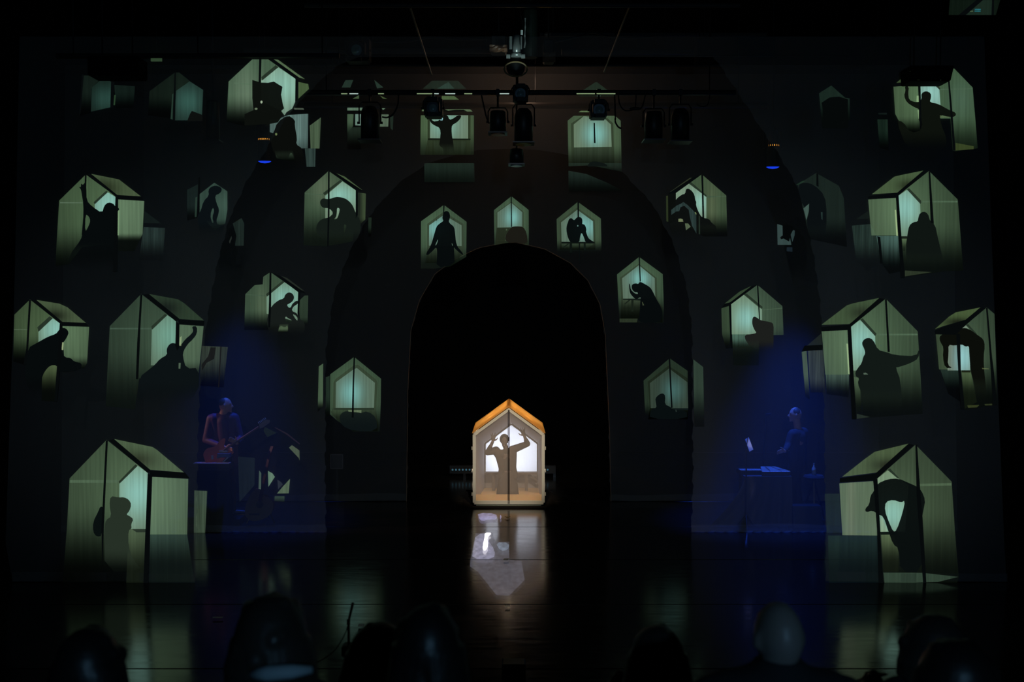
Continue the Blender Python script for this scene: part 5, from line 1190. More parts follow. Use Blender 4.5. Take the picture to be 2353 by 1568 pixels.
bm = bmesh.new(); lathe(bm, [(0, 0), (.15, 0), (.16, .03), (.14, .06), (0, .06)], (at(1869, 1200, 15.6).x, 15.6, sz - .06)); done('seat', bm, DARKCLOTH, st)
for k in range(3):
    a = k * 2.094 + .3; bm = bmesh.new(); bar(bm, (st.location.x, 15.6, sz - .07), (st.location.x + .2 * math.cos(a), 15.6 + .2 * math.sin(a), .035), .022); done('leg', bm, M_METAL, st)
bt = empty('bottle', (st.location.x, 15.6, sz), 'small glossy bottle on the round stool behind the right gauze', 'bottle')
bm = bmesh.new(); lathe(bm, [(0, 0), (.032, 0), (.032, .10), (.012, .14), (.012, .17), (0, .17)], (st.location.x, 15.6, sz)); done('bottle_body', bm, M_LENS, bt, True)
bm = bmesh.new(); lathe(bm, [(0, 0), (.014, 0), (.014, .02), (0, .02)], (st.location.x, 15.6, sz + .165)); done('cap', bm, M_CHROME, bt)
amp = empty('floor_monitor', (at(1855, 1225, 15.0).x, 15.1, .022), 'black wedge floor monitor at the right foot of the middle gauze', 'speaker')
bm = bmesh.new(); ax_ = at(1855, 1225, 15.1).x; prism(bm, [(ax_ - .22, 15.04, .022), (ax_ - .22, 15.32, .022), (ax_ - .22, 15.32, .34), (ax_ - .22, 15.12, .34)], .44, (1, 0, 0)); done('cabinet', bm, M_BLACK, amp)
bm = bmesh.new(); prism(bm, [(ax_ - .19, 15.055, .06), (ax_ + .19, 15.055, .06), (ax_ + .19, 15.105, .31), (ax_ - .19, 15.105, .31)], .006, (0, -1, .4)); done('grille', bm, M_METAL, amp)

# --- row of small LED lenses behind the house
M_LED = emat('led_lens', lin((90, 140, 160)), 0.35)
M_LEDW = emat('led_lens_lit', lin((255, 235, 205)), 1.0)
led = empty('led_batten', (-0.17, 19.9, 0.0), 'low black LED batten with a row of round lenses behind the small house', 'stage light')
lz = at(1150, 1080, 19.8).z
bm = bmesh.new(); box(bm, (at(1155, 1080, 19.8).x, 19.9, lz), (2.12, .16, .16)); done('housing', bm, M_BLACK, led)
for s in (-.95, .85):
    bm = bmesh.new(); box(bm, (s, 19.9, (lz - .08) / 2), (.05, .14, lz - .08)); done('foot', bm, M_METAL, led)
for k in range(29):
    px_ = 1040 + k * 7.8; p = at(px_, 1080, 19.82)
    bm = bmesh.new(); lathe(bm, [(0, 0), (.019, 0), (.017, .012), (0, .016)], p, (0, -1, 0), 12); done('lens', bm, M_LEDW if 1084 < px_ < 1092 or 1250 < px_ < 1256 else M_LED, led)
bm = bmesh.new(); q = [on_floor(1158, 1187, .024), on_floor(1166, 1188.5, .024), on_floor(1174, 1187, .024), on_floor(1166, 1191.5, .024)]
prism(bm, q, .002, (0, 0, 1)); tag(done('floor_mark', bm, mkmat('yellow_tape', (0.75, 0.50, 0.10), 0.6, emis=None)), 'yellow arrow shaped tape mark on the floor at the house door', 'tape')
for i, (a, b, lab) in enumerate((((824, 1434), (838, 1441), 'pale tape square on the stage floor, right of the tall foreground stand'), ((1162, 1391), (1173, 1394.5), 'pale tape tab on the seam below the house reflection'), ((1158, 1284), (1170, 1288), 'glossy tape tab on the seam nearest the house'), ((490, 1418), (513, 1421), 'thin greenish tape strip on the dark floor at the left'))):
    q = [on_floor(a[0], a[1], .024), on_floor(b[0], a[1], .024), on_floor(b[0] - 2, b[1], .024), on_floor(a[0] - 2, b[1], .024)]
    bm = bmesh.new(); prism(bm, q, .0015, (0, 0, 1)); tag(done('floor_tape', bm, mkmat('pale_tape', (0.55, 0.58, 0.50), 0.4)), lab, 'tape')
# faint wall panel seen through the rear gauze
wp = empty('wall_panel', at(774, 1078, 18.6), 'small square panel glimmering through the left leg of the rear gauze', 'panel')
a, b = at(760, 1045, 18.6), at(788, 1077, 18.6)
bm = bmesh.new(); box(bm, ((a.x + b.x) / 2, 18.62, (a.z + b.z) / 2), (b.x - a.x, .04, a.z - b.z)); done('face', bm, mkmat('panel_grey', (0.12, 0.10, 0.12), 0.4), wp)
bm = bmesh.new()
for u, v_, w_, h_ in ((0, .5, 1, .06), (0, -.5, 1, .06), (-.5, 0, .06, 1), (.5, 0, .06, 1)):
    box(bm, ((a.x + b.x) / 2 + u * (b.x - a.x), 18.59, (a.z + b.z) / 2 + v_ * (a.z - b.z)), (w_ * (b.x - a.x), .02, h_ * (a.z - b.z)))
done('rim', bm, mkmat('panel_rim', (0.30, 0.24, 0.28), 0.4), wp)
bm = bmesh.new(); box(bm, ((a.x + b.x) / 2, 18.62, b.z / 2), (.05, .05, b.z)); done('post', bm, M_BLACK, wp)

# ------------------------------------------------------------------ lighting grid
YB = 13.5
def pipe(label, px0, px1, py, Y, r, mat=M_METAL, hang=True):
    a, b = at(px0, py, Y), at(px1, py, Y)
    root = empty('lighting_pipe', (a + b) / 2, label, 'pipe')
    bm = bmesh.new(); tube(bm, a, b, r, None, 14); done('tube', bm, mat, root)
    if hang:
        for f in (.06, .5, .94):
            p = a + (b - a) * f; bm = bmesh.new(); tube(bm, p, (p.x, p.y, 9.0), .008, None, 6); done('hanger', bm, M_METAL, root)
    return root
main_pipe = pipe('long black lighting pipe across the top carrying the front row of lamps', 690, 1690, 213, YB, .036, mkmat('pipe_paint', (0.02, 0.02, 0.02), 0.3))
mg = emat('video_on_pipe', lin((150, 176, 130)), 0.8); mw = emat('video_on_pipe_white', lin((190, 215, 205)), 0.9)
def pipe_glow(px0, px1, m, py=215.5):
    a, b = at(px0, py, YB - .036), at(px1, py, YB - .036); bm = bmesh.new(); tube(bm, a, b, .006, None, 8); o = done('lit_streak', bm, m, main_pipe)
for a, b, m in ((784, 798, mg), (803, 823, mw), (869, 882, mg), (958, 993, mg), (998, 1008, mw), (1023, 1046, mw), (1067, 1085, mg), (1148, 1170, mw), (1325, 1367, mg), (1371, 1414, mg)): pipe_glow(a, b, m)
for lab, x0, x1, py, Y, r in (('upper dark pipe near the very top edge', 700, 1700, 12, 12.6, .03), ('dim brown pipe in the grid, third from the top', 1240, 1760, 79, 14.2, .035),
                              ('dim horizontal pipe behind the chrome lamp, left half', 560, 1150, 116, 15.0, .05), ('dim horizontal pipe right of the chrome lamp', 1290, 1640, 120, 15.0, .05),
                              ('thin pipe just above the main lamp bar', 720, 1700, 150, 14.5, .02), ('thin dark pipe below the main lamp bar', 700, 1760, 243, 16.0, .05),
                              ('dim pipe running over the top left house picture', 130, 780, 128, 12.0, .03)):
    pipe(lab, x0, x1, py, Y, r, mkmat('grid_pipe', (0.045, 0.032, 0.026), 0.5))
def rod(lab, a, b, Ya, Yb):
    bm = bmesh.new(); tube(bm, at(*a, Ya), at(*b, Yb), .014, .012, 8); tag(done('tie_rod', bm, mkmat('rod_steel', (0.22, 0.20, 0.16), 0.4, metal=.6)), lab, 'rod')
rod('slanted steel tie rod up left of the chrome lamp', (943, 18), (992, 172), 13.2, 14.4)
rod('slanted steel tie rod up right of the chrome lamp', (1446, 15), (1388, 165), 13.2, 14.4)
def cable(lab, pts, Y, r=.012, parent=None, name='cable'):
    P3 = [at(p[0], p[1], Y) for p in pts]; out = []
    for i in range(len(P3) - 1):
        p0, p1, p2, p3 = P3[max(i - 1, 0)], P3[i], P3[i + 1], P3[min(i + 2, len(P3) - 1)]
        for k in range(6):
            t = k / 6; out.append(0.5 * ((2 * p1) + (p2 - p0) * t + (2 * p0 - 5 * p1 + 4 * p2 - p3) * t * t + (3 * p1 - p0 - 3 * p2 + p3) * t ** 3))
    out.append(P3[-1]); bm = bmesh.new(); path(bm, out, r, 6)
    return tag(done(name, bm, M_CABLE, None, True), lab, 'cable')

def clamp_yoke(root, x, py_pipe, py_top, half, Y, py_pivot):
    pt, tp, pv = at(x, py_pipe, Y), at(x, py_top, Y), at(x, py_pivot, Y)
    bm = bmesh.new(); box(bm, (pt.x, Y, pt.z), (.05, .09, .085)); tube(bm, pt, tp, .014, None, 8); done('clamp', bm, M_METAL, root)
    bm = bmesh.new(); path(bm, [(tp.x - half, Y, pv.z), (tp.x - half, Y, tp.z - .05), (tp.x - half * .75, Y, tp.z), (tp.x + half * .75, Y, tp.z), (tp.x + half, Y, tp.z - .05), (tp.x + half, Y, pv.z)], .010, 6); done('yoke', bm, M_METAL, root)
    for s in (-1, 1):
        bm = bmesh.new(); tube(bm, (tp.x + s * (half - .01), Y, pv.z), (tp.x + s * (half + .025), Y, pv.z), .014, .018, 8); done('yoke_knob', bm, M_BLACK, root)

def par_can(label, x, y0, y1, wpx, Y=YB, dome=True, gel=None, lens=None, yoke=True, mat=M_BLACK, py_pipe=213, group=None):
    """can pointing straight down: body, rear dome, front ring, colour frame, clamp and yoke"""
    t, b = at(x, y0, Y), at(x, y1, Y); s = F_PX / Y; r = wpx / 2 / s
    root = empty('stage_lamp', (t.x, Y, t.z), label, 'stage light', group)
    h = t.z - b.z
    prof = [(0, 0), (r, 0), (r, h * .62), (r * .97, h * .75)] + ([(r * .85, h * .88), (r * .55, h * .97), (0, h)] if dome else [(r * .92, h * .96), (r * .85, h), (0, h)])
    bm = bmesh.new(); lathe(bm, prof, (t.x, Y, b.z), seg=24); done('can', bm, mat, root, True)
    bm = bmesh.new(); box(bm, (t.x, Y, b.z - .012), (r * 2.35, r * 2.35, .018)); done('colour_frame', bm, M_METAL, root)
    if gel or lens:
        bm = bmesh.new(); lathe(bm, [(0, 0), (r * .85, 0), (r * .85, .012), (0, .012)], (t.x, Y, b.z - .034)); done('gel' if gel else 'lens', bm, gel or lens, root)
    if yoke: clamp_yoke(root, x, py_pipe, y0 - 8, r + .022, Y, (y0 + y1) / 2)
    else:
        bm = bmesh.new(); tube(bm, (t.x, Y, t.z - .02), (t.x, Y, 9.0), .012, None, 8); done('hanger', bm, M_METAL, root)
    return root

def fresnel(label, x, y, wpx, Y=YB, py_pipe=213, mat=M_BLACK):
    """box lamp aimed at the audience: housing, round lens, barn doors, clamp and yoke"""
    c = at(x, y, Y); s = F_PX / Y; r = wpx / 2 / s
    root = empty('stage_lamp', c, label, 'stage light')
    bm = bmesh.new(); box(bm, (c.x, Y + .14, c.z + r * .35), (r * 3.2, .26, r * 3.3)); bmesh.ops.bevel(bm, geom=bm.edges[:], offset=.02, segments=2, affect='EDGES'); done('housing', bm, mat, root)
    bm = bmesh.new(); lathe(bm, [(0, .055), (r * .5, .045), (r * .8, .025), (r * .9, 0), (0, 0)], (c.x, Y - .01, c.z), (0, -1, -.15), 24); done('lens', bm, M_LENS, root, True)
    bm = bmesh.new(); lathe(bm, [(r * .92, -.02), (r * 1.12, -.02), (r * 1.12, .03), (r * .92, .03)], (c.x, Y - .01, c.z), (0, -1, -.15), 24); done('lens_ring', bm, M_METAL, root)
    for dz, dx, sx, sz in ((1, 0, 1.9, 1.1), (-1, 0, 1.5, 1.1), (0, 1, .08, 1.5), (0, -1, .08, 1.5)):
        bm = bmesh.new(); box(bm, (c.x + dx * r * 1.25, Y - .10, c.z + dz * r * 1.35), (r * sx, .16 if dx else .05, r * sz * (.7 if dz else 1))); done('barn_door', bm, mat, root)
    clamp_yoke(root, x, py_pipe, y - wpx * .9, r * 1.35 + .03, Y + .1, y)
    return root

par_can('domed black lamp hanging leftmost on the main bar, cable looping at its side', 850, 243, 322, 42)
fresnel('front facing lens lamp with barn doors, left half of the main bar', 995, 249, 26)
par_can('short black lamp with an orange gel, just left of bar centre', 1144, 256, 305, 37, gel=M_GEL, dome=False)
par_can('long domed black lamp at the middle of the main bar', 1203, 248, 328, 42, mat=M_BLACK, gel=mkmat('straw_gel', (0.5, 0.42, 0.12), .3))
par_can('stubby black lamp hanging lowest under bar centre', 1187, 343, 377, 32, Y=14.2, dome=False, lens=M_LENS, py_pipe=335, yoke=False)
fresnel('front facing lens lamp with barn doors, right half of the main bar', 1376, 253, 24)
par_can('square shouldered black lamp, second from the right on the main bar', 1502, 258, 322, 41, dome=False)
par_can('domed black lamp with a wide foil frame, rightmost on the main bar', 1563, 248, 325, 42)
fresnel('lens lamp tilted on the bar above the middle lamps', 1196, 216, 22, Y=13.1, py_pipe=205)
cable('black cable loop right of the leftmost bar lamp', [(916, 213), (915, 236), (910, 252), (902, 264), (890, 270), (878, 269)], YB)
cable('black cable hanging left of the centre bar lamps', [(1105, 213), (1112, 245), (1118, 270), (1124, 284)], YB)
cable('grey cable drooping right of the right front facing lamp', [(1420, 213), (1424, 240), (1434, 253), (1447, 254), (1460, 250), (1475, 246), (1484, 213)], YB, .010)
cable('short curved cable over the right edge of the glowing room picture', [(1412, 214), (1413, 245), (1414, 268), (1414, 280), (1420, 291), (1428, 296)], YB)
cable('thin cable swag right of the rightmost bar lamp', [(1632, 213), (1626, 240), (1614, 245), (1603, 241)], YB, .008)
cable('long dim cable sagging across the grid at top right', [(1276, 96), (1330, 84), (1362, 75), (1400, 84), (1450, 88), (1500, 84)], 14.0, .014)
cable('long dim cable sagging across the grid at top left', [(860, 96), (930, 96), (990, 86), (1060, 90), (1120, 89)], 14.0, .016)
bm = bmesh.new(); ball(bm, at(1460, 250, YB - .02), .07, (14, 8), (1.2, .35, .32)); tube(bm, at(1460, 250, YB - .02), at(1462, 213, YB - .02), .008, None, 6); tag(done('cable_joint', bm, M_CABLE), 'fat black cable connector hanging under the main bar', 'connector')

# the bright chrome profile lamp in the centre of the grid
ch = empty('stage_lamp', at(1187, 80, 13.0), 'shiny chrome profile lamp standing out at top centre', 'stage light')
zt, zb = at(1187, 83, 13.0), at(1187, 126, 13.0); s_ = F_PX / 13.0
spot('chrome_lamp_fill', (0.10, 12.35, 6.2), (at(1190, 105, 13.0)), 9, (0.72, 1.0, 0.95), 42, .6, .04)
bm = bmesh.new(); lathe(bm, [(0, 0), (9 / s_, 0), (9 / s_, .12), (8 / s_, .13), (8 / s_, .245), (0, .245)], (zb.x, 13.0, zb.z), seg=24); done('barrel', bm, M_CHROME, ch, True)
bm = bmesh.new(); lathe(bm, [(0, 0), (13 / s_, 0), (13 / s_, .035), (10 / s_, .05), (0, .05)], (zb.x, 13.0, zb.z - .03), seg=24); done('base_ring', bm, M_CHROME, ch, True)
for dx in (-15, -12, 11): 
    p0, p1 = at(1187 + dx, 84, 12.97), at(1187 + dx, 113, 12.97); bm = bmesh.new(); tube(bm, p0, p1, .010, None, 8); done('side_rod', bm, M_CHROME, ch)
for dx in (-19, 15):
    p = at(1187 + dx, 130, 12.95); bm = bmesh.new(); box(bm, p, (.05, .05, .04)); done('lug', bm, M_CHROME, ch)
bm = bmesh.new(); box(bm, at(1199, 75, 12.98), (.028, .02, .06)); done('tag', bm, mkmat('white_tag', (0.8, 0.9, 0.9), .4), ch)
bm = bmesh.new(); path(bm, [at(1207, 42, 13.0), at(1207, 62, 13.0), at(1206, 82, 13.0), at(1207, 98, 13.0), at(1205, 110, 13.0)], .010); done('safety_chain', bm, M_CHROME, ch)
bm = bmesh.new(); path(bm, [at(1195, 28, 13.0), at(1200, 48, 13.0), at(1200, 66, 13.0)], .006); done('suspension', bm, M_METAL, ch)
bm = bmesh.new(); tube(bm, at(1195, 28, 13.0), (at(1195, 28, 13.0).x, 13.0, 9.0), .006, None, 6); done('hanger', bm, M_METAL, ch)
def gel_lamp(label, x0, y0, x1, y1, Y):
    a, b = at(x0, y0, Y), at(x1, y1, Y); cx, cz = (a.x + b.x) / 2, (a.z + b.z) / 2; W_, H_ = abs(b.x - a.x), abs(a.z - b.z)
    root = empty('stage_lamp', (cx, Y, cz), label, 'stage light')
    bm = bmesh.new(); box(bm, (cx, Y + .16, cz + H_ * .9), (W_ * .9, .28, H_ * 2.2)); bmesh.ops.bevel(bm, geom=bm.edges[:], offset=.02, segments=1, affect='EDGES'); done('housing', bm, M_BLACK, root)
    bm = bmesh.new(); N_ = 6; V = [[bm.verts.new((a.x + (b.x - a.x) * i / N_, Y - .01 - .03 * random.random(), b.z + (a.z - b.z) * j / 4)) for j in range(5)] for i in range(N_ + 1)]
    for i in range(N_):
        for j in range(4): bm.faces.new((V[i][j], V[i + 1][j], V[i + 1][j + 1], V[i][j + 1]))
    done('crumpled_gel', bm, M_GEL, root)
    bm = bmesh.new(); tube(bm, (cx, Y + .16, cz + H_ * 1.9), (cx, Y + .16, 9.0), .012, None, 6); done('hanger', bm, M_METAL, root)
gel_lamp('dark lamp with a crumpled orange gel, left of the chrome lamp', 1125, 104, 1166, 121, 13.4)
gel_lamp('dark lamp with a crumpled orange gel, right of the chrome lamp', 1247, 122, 1276, 144, 13.4)
fr = fresnel('dim round lens lamp in the grid, above the leftmost bar lamp', 820, 116, 34, Y=13.8, py_pipe=90)
bm = bmesh.new(); tube(bm, at(820, 90, 13.9), (at(820, 90, 13.9).x, 13.9, 9.0), .012, None, 6); done('hanger', bm, M_METAL, fr)
bx = at(1209, 90, 13.6)
bm = bmesh.new(); lathe(bm, [(0, 0), (.09, 0), (.10, .1), (.10, .62), (.06, .7), (0, .7)], (bx.x + .06, 13.6, bx.z - .25), seg=18); tube(bm, (bx.x + .06, 13.6, bx.z + .4), (bx.x + .06, 13.6, 9.0), .012, None, 6)
tag(done('stage_lamp', bm, mkmat('dark_green_can', (0.02, 0.032, 0.026), .4)), 'long dark lamp body directly right of the chrome lamp', 'stage light')
ring = empty('stage_lamp', at(1185, 160, 13.2), 'round lamp with a thin amber rim, below the chrome lamp', 'stage light')
rc = at(1185, 159, 13.1); bm = bmesh.new(); path(bm, [rc + Vector((.15 * math.cos(k * PI / 14), -.04 * math.sin(k * PI / 14), .085 * math.sin(k * PI / 14))) for k in range(29)], .010, 6); done('rim', bm, mkmat('amber_rim', (0.30, 0.20, 0.08), .35), ring)
bm = bmesh.new(); lathe(bm, [(0, 0), (.12, 0), (.12, .2), (0, .25)], at(1185, 157, 13.2), (0, .8, .6), 22); done('can', bm, M_BLACK, ring, True)
bm = bmesh.new(); tube(bm, at(1185, 152, 13.45), (at(1185, 152, 13.45).x, 13.45, 9.0), .012, None, 6); done('hanger', bm, M_METAL, ring)
# dark hulks of lamps and boxes against the top left and top right pictures
par_can('dark lamp can hanging right of the dim teal top left pictures', 489, 232, 322, 30, Y=12.4, dome=False, yoke=False)
def hung_box(label, x0, y0, x1, y1, Y, d=.35, taper=0.0):
    a, b = at(x0, y0, Y), at(x1, y1, Y); root = empty('loudspeaker', ((a.x + b.x) / 2, Y, b.z), label, 'speaker')
    bm = bmesh.new(); prism(bm, [a, (b.x, Y, a.z), (b.x - taper, Y, b.z), (a.x + taper * .2, Y, b.z)], d, (0, 1, 0)); bmesh.ops.bevel(bm, geom=bm.edges[:], offset=.012, segments=1, affect='EDGES'); done('cabinet', bm, M_BLACKCLOTH, root)
    bm = bmesh.new(); prism(bm, [a + Vector((.03, -.004, -.03)), Vector((b.x - .03, Y - .004, a.z - .03)), Vector((b.x - taper - .03, Y - .004, b.z + .03)), Vector((a.x + taper * .2 + .03, Y - .004, b.z + .03))], .006, (0, -1, 0)); done('grille', bm, M_BLACKCLOTH, root)
    for s in (.2, .8):
        x = a.x + (b.x - a.x) * s; bm = bmesh.new(); tube(bm, (x, Y + d / 2, a.z - .02), (x, Y + d / 2, 9.0), .008, None, 6); done('hanger', bm, M_METAL, root)
hung_box('black loudspeaker hung over the top right house picture', 2091, 150, 2193, 186, 11.7, .3, .04)
hung_box('black loudspeaker hung over the dim teal picture at top left', 200, 128, 318, 173, 11.7, .3, .0)
hung_box('dark box lamp hanging in the grid above the top right corner of the arch', 1604, 88, 1646, 136, 12.6, .3, .0)
hung_box('dark box hanging in the grid between the arch and the top right picture', 2018, 80, 2062, 118, 12.6, .3, .0)
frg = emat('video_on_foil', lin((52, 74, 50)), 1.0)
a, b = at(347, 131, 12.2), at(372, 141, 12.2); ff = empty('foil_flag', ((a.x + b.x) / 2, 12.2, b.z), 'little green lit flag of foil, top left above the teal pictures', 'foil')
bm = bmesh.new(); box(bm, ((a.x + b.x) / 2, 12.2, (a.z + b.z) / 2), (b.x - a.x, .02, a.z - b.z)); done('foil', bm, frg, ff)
bm = bmesh.new(); tube(bm, ((a.x + b.x) / 2, 12.2, a.z), ((a.x + b.x) / 2, 12.2, 9.0), .006, None, 6); done('hanger', bm, M_METAL, ff)

# blue parcans with glowing vents
M_BLUELENS = emat('blue_lens', lin((28, 70, 255)), 1.0)
M_VENT = emat('glowing_vent', lin((255, 170, 60)), 1.3)
def blue_par(label, x, ytop, ylens, wpx, vents, yv):
    Y = 15.75; t, b = at(x, ytop, Y), at(x, ylens, Y); r = wpx / 2 / (F_PX / Y); h = t.z - b.z
    root = empty('stage_lamp', (t.x, Y, t.z), label, 'stage light')
    bm = bmesh.new(); lathe(bm, [(r * .93, 0), (r * 1.0, 0), (r * 1.0, h * .6), (r * .8, h * .8), (r * .7, h), (0, h), (0, h * .98), (r * .68, h * .96), (r * .9, h * .6)], (t.x, Y, b.z), seg=28); done('can', bm, M_BLACK, root, True)
    bm = bmesh.new(); lathe(bm, [(0, -.03), (r * .6, -.022), (r * .95, 0), (r * .95, .006), (0, .006)], (t.x, Y, b.z), (0, -.16, 1), seg=28); done('lens', bm, M_BLUELENS, root, True)
    zv = at(x, yv, Y).z
    for k in range(vents):
        a = PI * 1.5 + (k - (vents - 1) / 2) * .30; bm = bmesh.new(); box(bm, (t.x + math.cos(a) * r * .86, Y + math.sin(a) * r * .86, zv), (.016, .03, .026)); done('vent', bm, M_VENT, root)
    bm = bmesh.new(); tube(bm, (t.x, Y, t.z), (t.x, Y, 9.0), .014, None, 8); done('hanger', bm, M_METAL, root)
    bm = bmesh.new(); path(bm, [(t.x - r - .03, Y, (t.z + b.z) / 2), (t.x - r - .03, Y, t.z), (t.x, Y, t.z + .08), (t.x + r + .03, Y, t.z), (t.x + r + .03, Y, (t.z + b.z) / 2)], .010, 6); done('yoke', bm, M_METAL, root)
blue_par('glowing blue parcan with orange vents, hanging at the left below the stacked lamp shadows', 608, 292, 371, 31, 8, 322)
blue_par('glowing blue parcan with orange vents, hanging at the right beside the arch', 1776, 300, 384, 31, 7, 336)

# ------------------------------------------------------------------ foreground: audience, tall stand, speaker
def coif(bm, c, r, sc, curls, seed, drop=0.0, wid=1.0):
    rd = random.Random(seed); c = Vector(c); r *= 1.14; ball(bm, c + Vector((0, -.012, .012)), r, (22, 14), sc)
    for k in range(curls):
        a, e = rd.uniform(0, 2 * PI), rd.uniform(-.5, 1.4)
        p = c + Vector((math.cos(a) * math.cos(e) * r * sc[0], math.sin(a) * math.cos(e) * r * sc[1], math.sin(e) * r * sc[2])) * .93
        ball(bm, p, r * rd.uniform(.16, .28), (10, 6))
    if drop:
        for k in range(17):
            a = PI * 1.5 + (k - 8) * .19; b0 = c + Vector((math.cos(a) * r * .92 * sc[0], math.sin(a) * r * .9 * sc[1], .02))
            path(bm, [b0, b0 + Vector((math.cos(a) * .02 * wid, -.01, -drop * .5)), b0 + Vector((math.cos(a) * .035 * wid, .0, -drop * (.92 + .16 * rd.random())))], [.026, .024, .010], 6)

def spectator(label, px, py_top, wpx, d, hair, coat, lean=0.0, shoulders=0.215, dz=0.0, skin=SKIN):
    """seated, seen from behind"""
    top = at(px, py_top, d); s = F_PX / d; k = 1.0; x, z = top.x, top.z
    root = empty('person', (x, d, 1.40), label, 'person')
    hc = Vector((x, d, z - .118)); bm = bmesh.new(); head(bm, hc, lean * .6, k)
    sh = Vector((x, d + .0, z - .325 + dz)); L_, R_ = sh + Vector((-shoulders, 0, -.02)), sh + Vector((shoulders, 0, -.02)); pel = Vector((x, d + .02, 1.40 + .11))
    limb(bm, [(hc + Vector((0, -.012, -.07)), .062), (sh + Vector((0, 0, .06)), .064), (sh + Vector((0, 0, -.12)), .125), (pel, .135)])
    for a, s1 in ((L_, -1), (R_, 1)):
        el_, wr_ = a + Vector((s1 * .005, .08, -.28)), Vector((x + s1 * .12, d + .36, 1.62))
        limb(bm, [(sh, .075), (a, .062), (el_, .046), (wr_, .030)]); hand(bm, wr_, (-s1 * .25, 1, -.25), (-s1, 0, 0), (0, 0, 1), .95, .2, .5)
        kn = Vector((x + s1 * .12, d + .48, 1.50)); ft = Vector((x + s1 * .13, d + .52, 1.06)); limb(bm, [(pel + Vector((s1 * .09, 0, 0)), .088), (kn, .062), (ft, .04)]); limb(bm, [(ft, .038), (ft + Vector((0, .15, .0)), .034)])
    fuse(bm, 'body', skin, root, .012, 3)
    bm = bmesh.new()
    for a, s1 in ((L_, -1), (R_, 1)):
        el_, wr_ = a + Vector((s1 * .005, .08, -.28)), Vector((x + s1 * .12, d + .36, 1.62))
        limb(bm, [(sh + Vector((0, -.01, .02)), .105), (a, .083), (el_, .064), (el_ * .1 + wr_ * .9, .046)]); limb(bm, [(a * .7 + sh * .3, .10), (pel + Vector((s1 * .10, 0, .02)), .115)])
    lathe(bm, [(.085, 0), (.092, .05), (.078, .085), (.060, .085)], sh + Vector((0, -.012, .04)), (0, .12, 1), 20)
    limb(bm, [(sh + Vector((0, -.01, -.02)), .13), (pel, .15)]); fuse(bm, 'coat', coat, root, .014, 3)
    if hair:
        bm = bmesh.new(); hair(bm, hc); fuse(bm, 'hair', HAIR_BK if 'dark' in label else HAIR_BR, root, .009, 1)
    return root
COAT1 = mkmat('charcoal_coat', (0.020, 0.022, 0.026), .9); COAT2 = mkmat('navy_coat', (0.014, 0.016, 0.030), .9); COLLAR = mkmat('pale_collar', (0.45, 0.55, 0.60), .7)
bald = mkmat('bald_skin', (0.30, 0.26, 0.24), .42)
spectator('bald audience member seen from behind, glint on the crown, wide dark shoulders', 1790, 1384, 110, 3.2, None, COAT1, .25, .215, .02, bald)
g1 = spectator('audience member with a high brown hairdo and a pale collar, left foreground', 627, 1392, 130, 3.2, lambda b, c: coif(b, c + Vector((0, -.02, .0)), .108, (.95, 1.05, 1.22), 26, 3, .17), COAT2, 0, .16)
cz = at(640, 1548, 3.02)
bm = bmesh.new(); path(bm, [(cz.x - .085, 3.04, cz.z - .01), (cz.x - .03, 3.02, cz.z), (cz.x + .04, 3.02, cz.z + .006), (cz.x + .095, 3.05, cz.z)], [.016, .024, .022, .012], 10); done('collar', bm, COLLAR, g1, True)
spectator('dark haired audience member at the left, small blue glint in the hair', 205, 1456, 100, 3.2, lambda b, c: coif(b, c, .096, (.95, 1.0, 1.16), 14, 5, .24, 1.2), COAT1, 0, .18)
spectator('dark haired audience member leaning over, right of the tall foreground stand', 878, 1440, 110, 4.2, lambda b, c: coif(b, c + Vector((-.01, -.01, -.01)), .110, (1.05, 1.05, 1.1), 20, 9, .22, 1.5), COAT2, .3, .19)
spectator('dark haired tall audience member beside the leaning one, left of the house reflection', 985, 1408, 100, 3.2, lambda b, c: coif(b, c + Vector((0, -.01, 0)), .098, (.92, 1.0, 1.22), 12, 11, .30, 1.2), COAT1, -.2, .16)
spectator('brown haired audience member left of the bald one, hair falling to the shoulders', 1510, 1450, 110, 4.2, lambda b, c: coif(b, c, .100, (1.0, 1.0, 1.15), 14, 13, .24, 1.3), COAT1, 0, .18)
spectator('audience member with flat dark hair at the far right, in front of the bluish one', 2195, 1478, 120, 3.2, lambda b, c: coif(b, c, .100, (1.05, 1.0, 1.05), 10, 17, .1), COAT2, 0, .165)
spectator('audience member with thick brown hair, right foreground, a step farther from us', 2145, 1428, 120, 4.2, lambda b, c: coif(b, c, .108, (1.05, 1.0, 1.12), 18, 19, .14), COAT2, .1, .19)

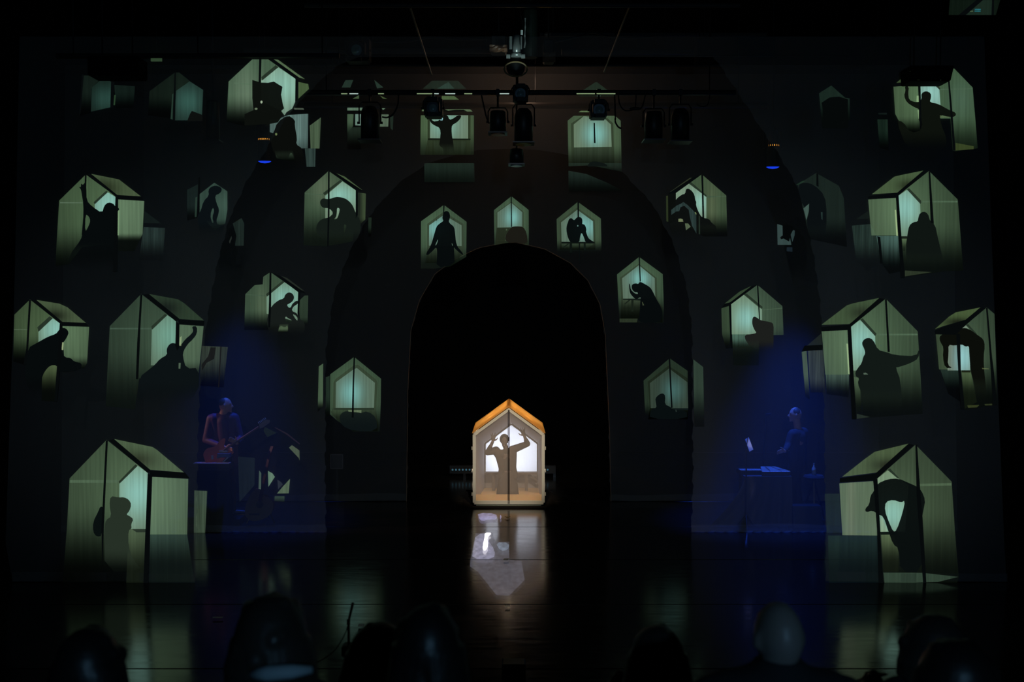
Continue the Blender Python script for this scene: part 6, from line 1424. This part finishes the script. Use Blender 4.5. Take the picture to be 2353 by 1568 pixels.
fs = empty('microphone_stand', (at(803, 1500, 6.2).x, 6.2, 0.0), 'tall black microphone stand in the foreground left of centre', 'microphone stand')
sp_ = lambda x, y: at(x, y, 6.2)
bm = bmesh.new(); tube(bm, (sp_(802, 1500).x, 6.2, .05), sp_(801, 1428), .0085); done('pole', bm, M_BLACK, fs)
bm = bmesh.new(); tube(bm, sp_(801, 1428), sp_(811, 1386), .0075, .009); done('gooseneck', bm, M_BLACK, fs)
bm = bmesh.new(); tube(bm, sp_(800.5, 1436), sp_(801, 1424), .011); done('sleeve', bm, M_BLACK, fs)
p0, p1 = sp_(787, 1481), sp_(819, 1507)
bm = bmesh.new(); box(bm, ((p0.x + p1.x) / 2, 6.2, (p0.z + p1.z) / 2), (p1.x - p0.x, .09, p0.z - p1.z)); bmesh.ops.bevel(bm, geom=bm.edges[:], offset=.008, segments=2, affect='EDGES'); done('control_box', bm, M_BLACK, fs)
bm = bmesh.new(); lathe(bm, [(0, 0), (.16, 0), (.16, .015), (.03, .05), (0, .05)], (fs.location.x, 6.2, 0.0)); done('base', bm, M_BLACK, fs)
cable('thin black cable curving from the foreground stand down to the left', [(799, 1438), (795, 1452), (784, 1474), (768, 1496), (745, 1514), (715, 1528), (688, 1535), (660, 1540)], 6.1, .0035)
sw = empty('stage_monitor', (at(1180, 1560, 8.3).x, 8.4, .0), 'small black box at the bottom edge under the house reflection', 'speaker')
a, b = at(1153, 1528, 8.0), at(1208, 1528, 8.0)
bm = bmesh.new(); prism(bm, [(a.x, 8.0, .022), (b.x, 8.0, .022), (b.x, 8.0, a.z), (a.x, 8.0, a.z)], .16, (0, 1, 0)); bmesh.ops.bevel(bm, geom=bm.edges[:], offset=.01, segments=1, affect='EDGES'); done('cabinet', bm, M_BLACK, sw)
bm = bmesh.new(); box(bm, ((a.x + b.x) / 2, 7.995, (a.z + .022) / 2), ((b.x - a.x) * .85, .01, (a.z - .022) * .8)); done('grille', bm, M_METAL, sw)

# dim house picture spilling on the lamp housing at the very top right
projection('F', (2060, 0, 7.84), 'broken green projected house picture on a dark panel at the very top right corner', [
    ('gable_panel', [(960, 0), (1870, 0), (1790, 270), (940, 270), (945, 200)], dict(col=(18, 28, 20))),
    ('rear_panel', [(1250, 270), (1560, 0), (1720, 0), (1710, 270)], dict(col=(26, 40, 32))),
    ('gap', [(1410, 160), (1520, 160), (1515, 180), (1410, 178)], dict(col=(30, 110, 120))), ('gap', [(1405, 192), (1515, 192), (1515, 210), (1405, 208)], dict(col=(30, 110, 120))),
    ('gap', [(1310, 205), (1370, 190), (1385, 208), (1330, 212)], dict(col=(80, 100, 70))),
    *post([(1720, 0), (1760, 0), (1755, 270), (1712, 270)], [(1440, 0), (1560, 0), (1250, 270), (1120, 270)]),
], Y=11.2)
